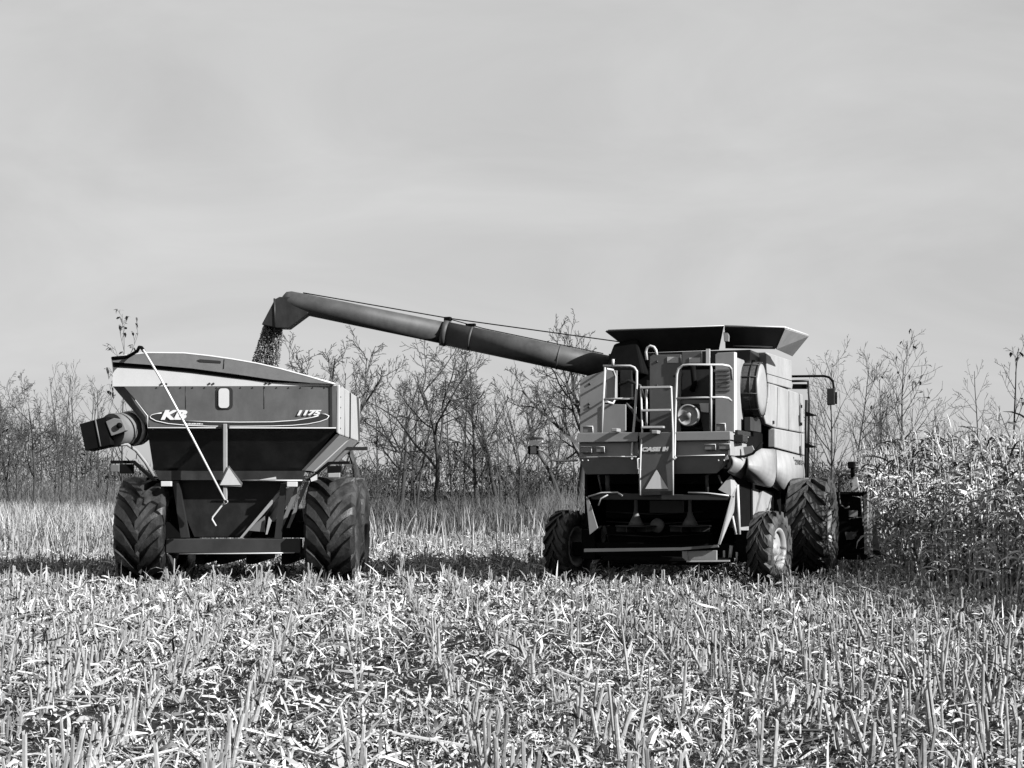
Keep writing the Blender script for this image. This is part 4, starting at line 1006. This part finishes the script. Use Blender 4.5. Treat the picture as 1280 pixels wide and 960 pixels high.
# --- litter
def scatter(n, y0, y1, pw=1.0):
    """points in the view wedge, denser near the camera"""
    u_ = rng.random(n)
    y = (y0 ** (2 - pw) + u_ * (y1 ** (2 - pw) - y0 ** (2 - pw))) ** (1 / (2 - pw)) if pw != 2 else y0 * (y1 / y0) ** u_
    x = rng.uniform(-1, 1, n) * (.345 * y + 4.0)
    return x, y
vf = []
for n, y0, y1, l0, l1, w0, w1, zz in ((86000, 7, 24, .04, .15, .007, .024, .10), (6000, 7, 24, .12, .26, .022, .045, .12), (68000, 20, 56, .08, .26, .020, .05, .12), (10000, 14, 56, .15, .4, .02, .05, .2), (78000, 7, 30, .03, .10, .008, .026, .04), (4000, 8, 26, .07, .16, .04, .08, .06)):
    x, y = scatter(n, y0, y1, 1.3)
    k = (x < corn_edge(y) + .4)
    x, y = x[k], y[k]; m = len(x)
    dens = fnoise(x, y, .8, 3); k = rng.random(m) < np.clip(.8 + .8 * dens, .42, 1); x, y = x[k], y[k]; m = len(x)
    z = rng.random(m) ** 1.6 * zz + .004
    vf.append(ribbons(np.stack([x, y, z], 1), rng.uniform(0, 6.28, m), rng.normal(.35, .5, m), rng.uniform(l0, l1, m), rng.uniform(w0, w1, m), rng.normal(.7, 1.1, m), 3, rng.normal(0, 1.0, m)))
# broken lengths of stalk lying about
m = 3000; x, y = scatter(m, 8, 52, 1.2); k = x < corn_edge(y); x, y = x[k], y[k]; m = len(x)
b = np.stack([x, y, rng.uniform(.012, .07, m)], 1); a = rng.uniform(0, 6.28, m); L_ = rng.uniform(.12, .5, m); pt = rng.normal(.06, .16, m)
vf.append(sticks(b, b + np.stack([np.cos(a) * np.cos(pt), np.sin(a) * np.cos(pt), np.sin(pt)], 1) * L_[:, None], rng.uniform(.008, .014, m), rng.uniform(.007, .012, m), 5))
v_, f_ = merge(*vf); v_[:, 2] = np.maximum(v_[:, 2], .002 + rng.random(len(v_)) * .004)
o = np_obj('corn_litter', np_mesh('corn_litter', v_, f_, 'litter'))
tag(o, 'pale husks, torn leaves and broken stalks strewn between the rows', 'litter', kind='stuff')

# --- standing corn
def corn_arrays(bx, by, seed):
    r_ = np.random.default_rng(seed); n = len(bx)
    H = r_.uniform(2.1, 2.6, n)
    b = np.stack([bx, by, np.zeros(n) - .02], 1); ln = r_.normal(0, .07, (n, 2))
    t_ = b + np.stack([ln[:, 0] * H, ln[:, 1] * H, H], 1)
    vf = [sticks(b, t_, np.full(n, .0145), np.full(n, .006), 5)]
    az0 = r_.uniform(0, 6.28, n)
    for j in range(15):
        fr = .10 + .06 * j + r_.uniform(-.02, .02, n)
        p = b + (t_ - b) * fr[:, None]
        low = j < 3
        vf.append(ribbons(p, az0 + j * 3.14 + r_.normal(0, .5, n), r_.uniform(.5, 1.4, n), r_.uniform(.3, .8, n) * (.8 if low else 1), r_.uniform(.03, .065, n), r_.uniform(.9, 3.5, n), 6, r_.normal(0, 1.2, n)))
    p = b + (t_ - b) * r_.uniform(.42, .52, n)[:, None]; a = r_.uniform(0, 6.28, n); dn = r_.uniform(-.9, .9, n)
    vf.append(sticks(p, p + np.stack([np.cos(a) * .19, np.sin(a) * .19, dn * .2], 1), np.full(n, .028), np.full(n, .016), 5))
    for j in range(5):
        vf.append(ribbons(t_, r_.uniform(0, 6.28, n), r_.uniform(.7, 1.5, n), r_.uniform(.15, .34, n), np.full(n, .012), r_.uniform(.2, 1.2, n), 3))
    return merge(*vf)
cp = []
for r0 in np.arange(-5, 40) * .76:
    s = np.arange(13, 48, .115); s = s + rng.normal(0, .04, len(s)); off = r0 + rng.normal(0, .03, len(s))
    cp.append(np.stack([rp[0] * off + rd[0] * s, rp[1] * off + rd[1] * s], 1))
cp = np.concatenate(cp); X, Y = cp[:, 0], cp[:, 1]
k = (X > corn_edge(Y)) & (X < np.minimum(.36 * Y + 5, 18)) & (Y > 18.5) & (Y < 44) & ~in_box(KC, X, Y, -3.2, 3.35, 3.5, 7.9) & ~in_box(KC, X, Y, -3.0, 2.9, -5, 5.5)
cp = cp[k]; X, Y = cp[:, 0], cp[:, 1]
edge = X - corn_edge(Y)
vis = (X < .335 * Y)
order = np.argsort(np.where(vis, edge * 4 + Y * .25, 999)); near = order[:300]; rest = order[300:]
v_, f_ = corn_arrays(X[rest], Y[rest], 5)
o = np_obj('standing_corn', np_mesh('standing_corn', v_, f_, 'corn_leaf'))
tag(o, 'dense block of dry uncut corn behind the edge rows', 'corn', kind='stuff')
vr = [np_mesh('corn_plant', *corn_arrays(np.zeros(1), np.zeros(1), 50 + q), 'corn_leaf') for q in range(16)]
for q, i in enumerate(near):
    o = bpy.data.objects.new('corn_plant', vr[q % 16]); o.location = (X[i], Y[i], 0); o.rotation_euler = (0, 0, rng.uniform(0, 6.28))
    s_ = rng.uniform(.92, 1.08); o.scale = (s_, s_, s_)
    COL.objects.link(o)
    tag(o, 'dry uncut corn plant with curled leaves at the edge of the standing corn', 'corn plant', 'uncut corn plants along the field edge')

# --- dry grass and weeds at the far edge of the field
n = 76000; y = 53 + 40 * rng.random(n) ** .85; x = rng.uniform(-1, 1, n) * (.36 * y + 4)
k = (rng.random(n) < np.clip(.65 + 1.2 * fnoise(x, y, .45, 8), .1, 1) * np.clip((y - 53) / 7, .06, 1)); x, y = x[k], y[k]; n = len(x)
hg = rng.uniform(.4, 1.25, n) * (1 + .8 * fnoise(x, y, .5, 9)) * np.where(x < -9, 1.25, 1)
vf = [ribbons(np.stack([x, y, np.zeros(n)], 1), rng.uniform(0, 6.28, n), rng.normal(1.35, .18, n), hg, rng.uniform(.025, .06, n), rng.uniform(0, .9, n), 3, rng.normal(0, .6, n))]
o = np_obj('dry_grass', np_mesh('dry_grass', *merge(*vf), 'dull_grass')); vf = []
tag(o, 'tall dull grass along the far edge of the field', 'grass', kind='stuff')
n = 34000; y = rng.uniform(40, 72, n); x = -rng.uniform(.155, .36, n) * y     # tall weeds at the left end of the field
k = rng.random(n) < np.clip((-x - .17 * y) * .6, .08, 1) * np.clip((y - 37) / 12, .12, 1); x, y = x[k], y[k]; n = len(x)
vf.append(ribbons(np.stack([x, y, np.zeros(n)], 1), rng.uniform(0, 6.28, n), rng.normal(1.3, .22, n), rng.uniform(.4, 1.35, n), rng.uniform(.02, .05, n), rng.uniform(0, 1.2, n), 3, rng.normal(0, .6, n)))
n = 1500; y = rng.uniform(36, 60, n); x = rng.uniform(-.34, .34, n) * y; k = (x < corn_edge(y)) & ~in_box(KC, x, y, -2.5, 3, -3, 9) & ~in_box(KG, x, y, -2.5, 2.5, -3, 7); x, y = x[k], y[k]; n = len(x); b = np.stack([x, y, np.zeros(n)], 1); hw = rng.uniform(.4, 1.15, n)
vf.append(ribbons(b, rng.uniform(0, 6.28, n), rng.normal(1.45, .12, n), hw, rng.uniform(.03, .05, n), rng.uniform(0, .5, n), 3, rng.normal(0, .6, n)))
o = np_obj('pale_weeds', np_mesh('pale_weeds', *merge(*vf), 'dry_grass'))
tag(o, 'tall pale dry weeds, thick at one end of the field and scattered along its back', 'weeds', kind='stuff')

# --- undergrowth: low bare brush under the trees
ns = 1800; by = rng.uniform(60, 112, ns); bx = rng.uniform(-1, 1, ns) * (.36 * by + 4)
B = []; T_ = []; r0_ = []
for i in range(ns):
    m = rng.integers(7, 15); hs = rng.uniform(.5, 2.0) * (1 + .4 * math.sin(bx[i] * .4)) * (1.35 if bx[i] / by[i] < -.2 else .85)
    for _ in range(m):
        a = rng.uniform(0, 6.28); sp = rng.uniform(.05, .45); q = np.array([bx[i] + rng.normal(0, .35), by[i] + rng.normal(0, .35), 0])
        e = q + np.array([math.cos(a) * sp * hs, math.sin(a) * sp * hs, hs * rng.uniform(.5, 1)])
        mid = (q + e) / 2 + rng.normal(0, .1, 3)
        B += [q, mid, mid]; T_ += [mid, e, mid + (e - mid) * .6 + rng.normal(0, .25, 3) * hs * .4]; r0_ += [.016, .012, .01]
B = np.array(B); T_ = np.array(T_); r0_ = np.array(r0_)
def thin(B, T_, ra, rb_):
    ax = T_ - B; t = ax / np.linalg.norm(ax, axis=1, keepdims=True)
    ref = np.where(np.abs(t[:, 2:3]) < .9, np.array([[0, 0, 1.]]), np.array([[1., 0, 0]])); u = np.cross(t, ref); u /= np.linalg.norm(u, axis=1, keepdims=True); w = np.cross(t, u)
    vs = []
    for c, r_ in ((B, ra), (T_, rb_)):
        for j in range(3):
            a = 2 * math.pi * j / 3; vs.append(c + (u * math.cos(a) + w * math.sin(a)) * np.reshape(r_, (-1, 1)))
    vs = np.stack(vs, 1).reshape(-1, 3); b = (np.arange(len(B)) * 6)[:, None]
    return vs, np.concatenate([b + np.array([[j, (j + 1) % 3, 3 + (j + 1) % 3, 3 + j]]) for j in range(3)])
o = np_obj('undergrowth', np_mesh('undergrowth', *thin(B, T_, r0_, r0_ * .5), 'brush_twig'))
tag(o, 'tangled low bare brush beneath the trees', 'undergrowth', kind='stuff')

# --- trees
def grow(polys, p, d, L_, r_, lvl, mx, rnd, sty):
    nseg = (9, 6, 5, 4, 3)[min(lvl, 4)]
    pts = [p.copy()]; rr_ = [r_]; q = p.copy(); dd_ = d.copy()
    wob = sty['wob'] * (0.5 if lvl == 0 else 1.0)
    for i in range(nseg):
        dd_ = dd_ + Vector((rnd.gauss(0, wob), rnd.gauss(0, wob), rnd.gauss(0, wob * .6))) + Vector((0, 0, sty['trop'] * (1 if lvl else .4)))
        dd_.normalize(); q = q + dd_ * (L_ / nseg); pts.append(q.copy())
        rr_.append(max(r_ * (1 - (i + 1) / nseg * sty.get('tap', .78)), .0105))
    polys.append((lvl, pts, rr_))
    if lvl >= mx: return
    nc = sty['nc'][lvl]; nc = max(1, int(round(nc * rnd.uniform(.8, 1.2))))
    lo = sty['lo'][lvl]
    for k in range(nc):
        t = lo + (1 - lo) * (k + rnd.random()) / nc; f = t * nseg; i = min(int(f), nseg - 1); fr = f - i
        pp = pts[i].lerp(pts[i + 1], fr); ax = (pts[i + 1] - pts[i]).normalized()
        az = rnd.uniform(0, 6.283); e1 = ax.orthogonal().normalized(); e2 = ax.cross(e1)
        sd = e1 * math.cos(az) + e2 * math.sin(az)
        an = R(rnd.uniform(*sty['ang']))
        cd = ax * math.cos(an) + sd * math.sin(an)
        rl = sty['rat'][lvl] * (1.15 - .75 * t if lvl == 0 else 1.1 - .45 * t) * rnd.uniform(.7, 1.25)
        cr = max((rr_[i] * (1 - fr) + rr_[i + 1] * fr) * (rnd.uniform(.62, .85) if lvl == 0 else rnd.uniform(.5, .7)), .0105)
        grow(polys, pp, cd.normalized(), L_ * rl, cr, lvl + 1, mx, rnd, sty)

STY = {
    'spread': dict(wob=.16, trop=.07, l0=.48, tap=.62, nc=(8, 6, 5, 4), lo=(.45, .25, .2, .2), ang=(26, 66), rat=(1.05, .52, .5, .5)),
    'upright': dict(wob=.07, trop=.05, nc=(18, 5, 3), lo=(.2, .25, .25), ang=(30, 52), rat=(.40, .5, .5)),
    'fan': dict(wob=.12, trop=.05, l0=.34, tap=.6, nc=(8, 6, 5, 3), lo=(.3, .15, .15, .2), ang=(12, 48), rat=(1.9, .5, .5, .5)),
    'sapling': dict(wob=.08, trop=.06, nc=(13, 3, 2), lo=(.25, .3, .3), ang=(28, 55), rat=(.30, .5, .5)),
    'gnarled': dict(wob=.22, trop=.06, l0=.6, tap=.65, nc=(8, 6, 5, 3), lo=(.35, .2, .2, .2), ang=(32, 72), rat=(.85, .55, .5, .5)),
}
def tree_meshes(style, seed, rad=.022, leaves=0):
    """unit tree, 1 m tall: trunk mesh, crown mesh, leaf mesh"""
    rnd = random.Random(seed); sty = STY[style]; polys = []
    Hs = 10.0
    grow(polys, Vector((0, 0, -.1)), Vector((rnd.gauss(0, .04), rnd.gauss(0, .04), 1)).normalized(), Hs * sty.get('l0', .92), Hs * rad * .5, 0, len(sty['nc']), rnd, sty)
    zmax = max(p.z for _, pts, _ in polys for p in pts)
    out = []
    for sel, n_ in ((lambda l: l == 0, 8), (lambda l: l > 0, 3)):
        B = []; T__ = []; ra = []; rb_ = []; mbx = MB()
        for l, pts, rs in polys:
            if not sel(l): continue
            if n_ == 8: mbx.tube(pts, rs, 8, cap=False)
            else:
                for i in range(len(pts) - 1): B.append(pts[i]); T__.append(pts[i + 1]); ra.append(rs[i]); rb_.append(rs[i + 1])
        if n_ == 8:
            me = bpy.data.meshes.new('trunk'); me.from_pydata([tuple(Vector(p) / zmax) for p in mbx.v], [], mbx.f); me.polygons.foreach_set('use_smooth', [True] * len(mbx.f)); me.materials.append(MATS['bark']); out.append(me)
        else:
            v_, f_ = thin(np.array(B), np.array(T__), np.array(ra), np.array(rb_)); out.append(np_mesh('crown', v_ / zmax, f_, 'twig_bark'))
    if leaves:
        ends = [pts[-1] for l, pts, _ in polys if l >= 2 and pts[-1].z > zmax * .62]; rnd.shuffle(ends); ends = np.array([tuple(e) for e in ends[:leaves]])
        m = len(ends); r_ = np.random.default_rng(seed)
        v_, f_ = ribbons(ends, r_.uniform(0, 6.28, m), r_.uniform(-1.3, .3, m), r_.uniform(.18, .34, m), r_.uniform(.14, .24, m), r_.uniform(0, 1, m), 2, r_.normal(0, .6, m))
        out.append(np_mesh('leaves', v_ / zmax, f_, 'dry_leaf'))
    return out
CACHE = {}
def plant(px, ytop, D, style, seed, label, name='bare_tree', cat='tree', group=None, rad=.022, leaves=0, rot=None, wide=1.0):
    key = (style, seed, leaves, rad)
    if key not in CACHE: CACHE[key] = tree_meshes(style, seed, rad, leaves)
    w = at(px, 612, D); H = at(px, ytop, D).z
    t = empty(name, (w.x, D, 0), rng.uniform(0, 6.28) if rot is None else rot)
    t.scale = (H * wide, H * wide, H)
    for nm, me in zip(('trunk', 'crown', 'leaves'), CACHE[key]): np_obj(nm, me, t)
    tag(t, label, cat, group); return t

plant(456, 398, 70, 'spread', 3, 'broad bare tree with wide dark limbs just beyond the right side of the cart', rad=.034, wide=1.0, rot=.4)
plant(545, 405, 76, 'gnarled', 12, 'crooked bare tree with a slender dark trunk under the middle of the auger', rad=.024, rot=1.0)
plant(596, 428, 80, 'upright', 21, 'bare tree with steep branches between the crooked tree and the fan shaped tree', rad=.024, rot=2.0)
plant(652, 452, 74, 'fan', 33, 'bushy bare tree with fanning branches left of the combine, below the auger', rad=.022, rot=.5)
plant(722, 382, 78, 'spread', 42, 'tallest bare tree, rising behind the auger close to the combine', rad=.04, wide=.8, rot=4.1)
plant(700, 470, 88, 'gnarled', 54, 'arching bare tree with drooping limbs beside the tallest tree', rad=.026, rot=.2)
plant(500, 440, 90, 'spread', 61, 'paler bare tree standing between the broad tree and the crooked tree', rad=.024, rot=.9)
plant(520, 452, 96, 'upright', 22, 'faint bare tree standing behind the crooked tree', rad=.02, rot=.9)
plant(622, 448, 98, 'spread', 62, 'hazy bare tree left of the bushy fan tree', rad=.024, rot=2.9)
plant(690, 462, 95, 'upright', 23, 'straight bare tree right of the bushy fan tree', rad=.02, rot=.1)
plant(420, 432, 84, 'upright', 24, 'bare tree just over the low right end of the cart top', rad=.02, rot=.1)
plant(152, 386, 58, 'sapling', 71, 'thin sapling still holding a few dark leaves behind the left end of the cart', name='leafy_sapling', rad=.012, leaves=110, wide=.85, rot=.3)
plant(1134, 414, 66, 'upright', 82, 'straight tree with a few dark leaves at its top behind the corn', name='leafy_tree', rad=.019, leaves=26, wide=.9, rot=.8)
plant(1222, 450, 66, 'sapling', 91, 'small pointed tree standing above the corn left of the taller one', rad=.016, wide=.9, rot=.1)
plant(1262, 424, 62, 'sapling', 92, 'taller pointed tree above the corn near the photo right border', rad=.016, leaves=8, name='leafy_tree', rot=1.3)
plant(1040, 418, 76, 'upright', 103, 'bare tree rising behind the combine mirror', rad=.02, wide=.8, rot=2.6)
plant(1066, 424, 80, 'upright', 104, 'bare tree between the combine mirror tree and the corn', rad=.018, wide=.8, rot=.6)
plant(1100, 446, 84, 'upright', 105, 'bare tree with loose crown behind the front left corner of the corn', rad=.02, wide=.8, rot=1.9)
plant(42, 462, 66, 'gnarled', 111, 'forked bare tree far left of the cart with one pale broken limb', rad=.02, wide=.7, rot=2.0)
plant(16, 470, 72, 'spread', 112, 'bare tree nearest the photo left border', rad=.02, wide=.7, rot=.7)
plant(88, 468, 74, 'upright', 113, 'slim bare tree between the forked tree and the folded cart auger', rad=.018, wide=.8, rot=1.2)
plant(470, 560, 56, 'fan', 120, 'small dark shrub at the field edge right of the cart wheels', name='bare_shrub', cat='shrub', rad=.02, wide=1.2, rot=.2)
plant(668, 575, 60, 'fan', 121, 'small forked shrub left of the combine rear wheel', name='bare_shrub', cat='shrub', rad=.02, wide=1.0, rot=1.1)
# saplings between the trees: look-alikes
fill = []
for i in range(62):
    px = (rng.uniform(-40, 175) if i < 22 else rng.uniform(380, 730) if i < 42 else rng.uniform(990, 1320)); D = rng.uniform(64, 112)
    top = 510 + rng.normal(0, 24) - (34 if 60 < px < 160 else 0) - (8 if 380 < px < 720 else 0)
    if 1060 < px < 1300: top = max(top, 470)
    st_ = ('sapling', 'sapling', 'sapling', 'upright')[rng.integers(0, 4)]; sd = 200 + int(rng.integers(0, 4))
    plant(px, max(top, 440), D, st_, sd, 'thin bare sapling among the trees and brush beyond the field', name='bare_sapling', cat='sapling', group='bare saplings in the brush beyond the field', rad=.016, wide=rng.uniform(.7, 1.15))

# --- far woods
n = 85000; x = rng.uniform(-130, 130, n); y = rng.uniform(225, 300, n)
pxx = 640 + FOC * x / y
topy = 588 + 4 * fnoise(pxx, pxx * 0, .02, 21) * 2 - 50 * np.exp(-((pxx - 30) / 95) ** 4) - 32 * np.exp(-((pxx - 555) / 60) ** 4)
H = (612 - topy) / FOC * y + 1.65 + rng.normal(0, .7, n)
z = H * rng.random(n) ** np.where(rng.random(n) < .5, 2.2, .8)
v_, f_ = ribbons(np.stack([x, y, z], 1), rng.uniform(0, 6.28, n), rng.uniform(-1.4, 1.4, n), rng.uniform(.5, 1.4, n), rng.uniform(.12, .36, n), rng.uniform(0, 1, n), 2, rng.normal(0, 1, n))
v_[:, 2] = np.maximum(v_[:, 2], .02)
o = np_obj('far_woods', np_mesh('far_woods', v_, f_, 'far_wood'))
tag(o, 'low dark line of distant woods seen through the trees', 'woods', kind='stuff')

# ================================================================== SKY, SUN, CAMERA
SUN_AZ = R(60.0)            # from the direction behind the camera towards the right
SUN_EL = R(28.5)
sv = Vector((math.sin(SUN_AZ) * math.cos(SUN_EL), -math.cos(SUN_AZ) * math.cos(SUN_EL), math.sin(SUN_EL)))
sl = bpy.data.lights.new('sun', 'SUN'); sl.energy = 5.0; sl.angle = R(.5); sl.color = (1, 1, 1)
so = bpy.data.objects.new('sun', sl); COL.objects.link(so); so.rotation_euler = (-sv).to_track_quat('-Z', 'Y').to_euler(); so.location = sv * 50

wd = bpy.data.worlds.new('World'); scene.world = wd; wd.use_nodes = True
nt = wd.node_tree; N = nt.nodes; Lk = nt.links
bg = N['Background']
sky = N.new('ShaderNodeTexSky'); sky.sky_type = 'NISHITA'; sky.sun_disc = False; sky.sun_elevation = SUN_EL
sky.sun_rotation = math.pi - SUN_AZ      # clockwise from +Y
sky.dust_density = 2.0
bw = N.new('ShaderNodeRGBToBW'); Lk.new(sky.outputs[0], bw.inputs[0])
tc = N.new('ShaderNodeTexCoord'); mp = N.new('ShaderNodeMapping'); mp.inputs['Scale'].default_value = (2.2, 1.4, 6.5); mp.inputs['Rotation'].default_value = (0, R(6), 0)
Lk.new(tc.outputs['Generated'], mp.inputs[0])
nz = N.new('ShaderNodeTexNoise'); nz.inputs['Scale'].default_value = 1.5; nz.inputs['Detail'].default_value = 7; nz.inputs['Roughness'].default_value = .55; nz.inputs['Distortion'].default_value = .8
Lk.new(mp.outputs[0], nz.inputs['Vector'])
mr = N.new('ShaderNodeMapRange'); mr.inputs['From Min'].default_value = .35; mr.inputs['From Max'].default_value = .68; mr.inputs['To Min'].default_value = 4.6; mr.inputs['To Max'].default_value = 5.6
Lk.new(nz.outputs['Fac'], mr.inputs['Value'])
mx = N.new('ShaderNodeMix'); mx.data_type = 'FLOAT'; mx.inputs[0].default_value = .85      # thin even veil of high cloud over the clear sky
Lk.new(bw.outputs[0], mx.inputs[2]); Lk.new(mr.outputs[0], mx.inputs[3])
cc = N.new('ShaderNodeCombineColor')
for i in range(3): Lk.new(mx.outputs[0], cc.inputs[i])
Lk.new(cc.outputs[0], bg.inputs['Color']); bg.inputs['Strength'].default_value = .055

cam = bpy.data.cameras.new('camera'); co = bpy.data.objects.new('camera', cam); COL.objects.link(co)
co.location = CAM; co.rotation_euler = (math.pi / 2 + PITCH, 0, 0)
cam.sensor_width = 36; cam.lens = 36 * FOC / 1280; cam.clip_end = 4000; cam.clip_start = .1
scene.camera = co
vs_ = scene.view_settings; vs_.view_transform = 'Standard'; vs_.look = 'None'; vs_.exposure = 1.2; vs_.gamma = 1; vs_.use_curve_mapping = False
scene.render.engine = 'CYCLES'; scene.cycles.max_bounces = 4; scene.cycles.diffuse_bounces = 0; scene.cycles.glossy_bounces = 2; scene.cycles.transmission_bounces = 2
scene.cycles.use_denoising = True
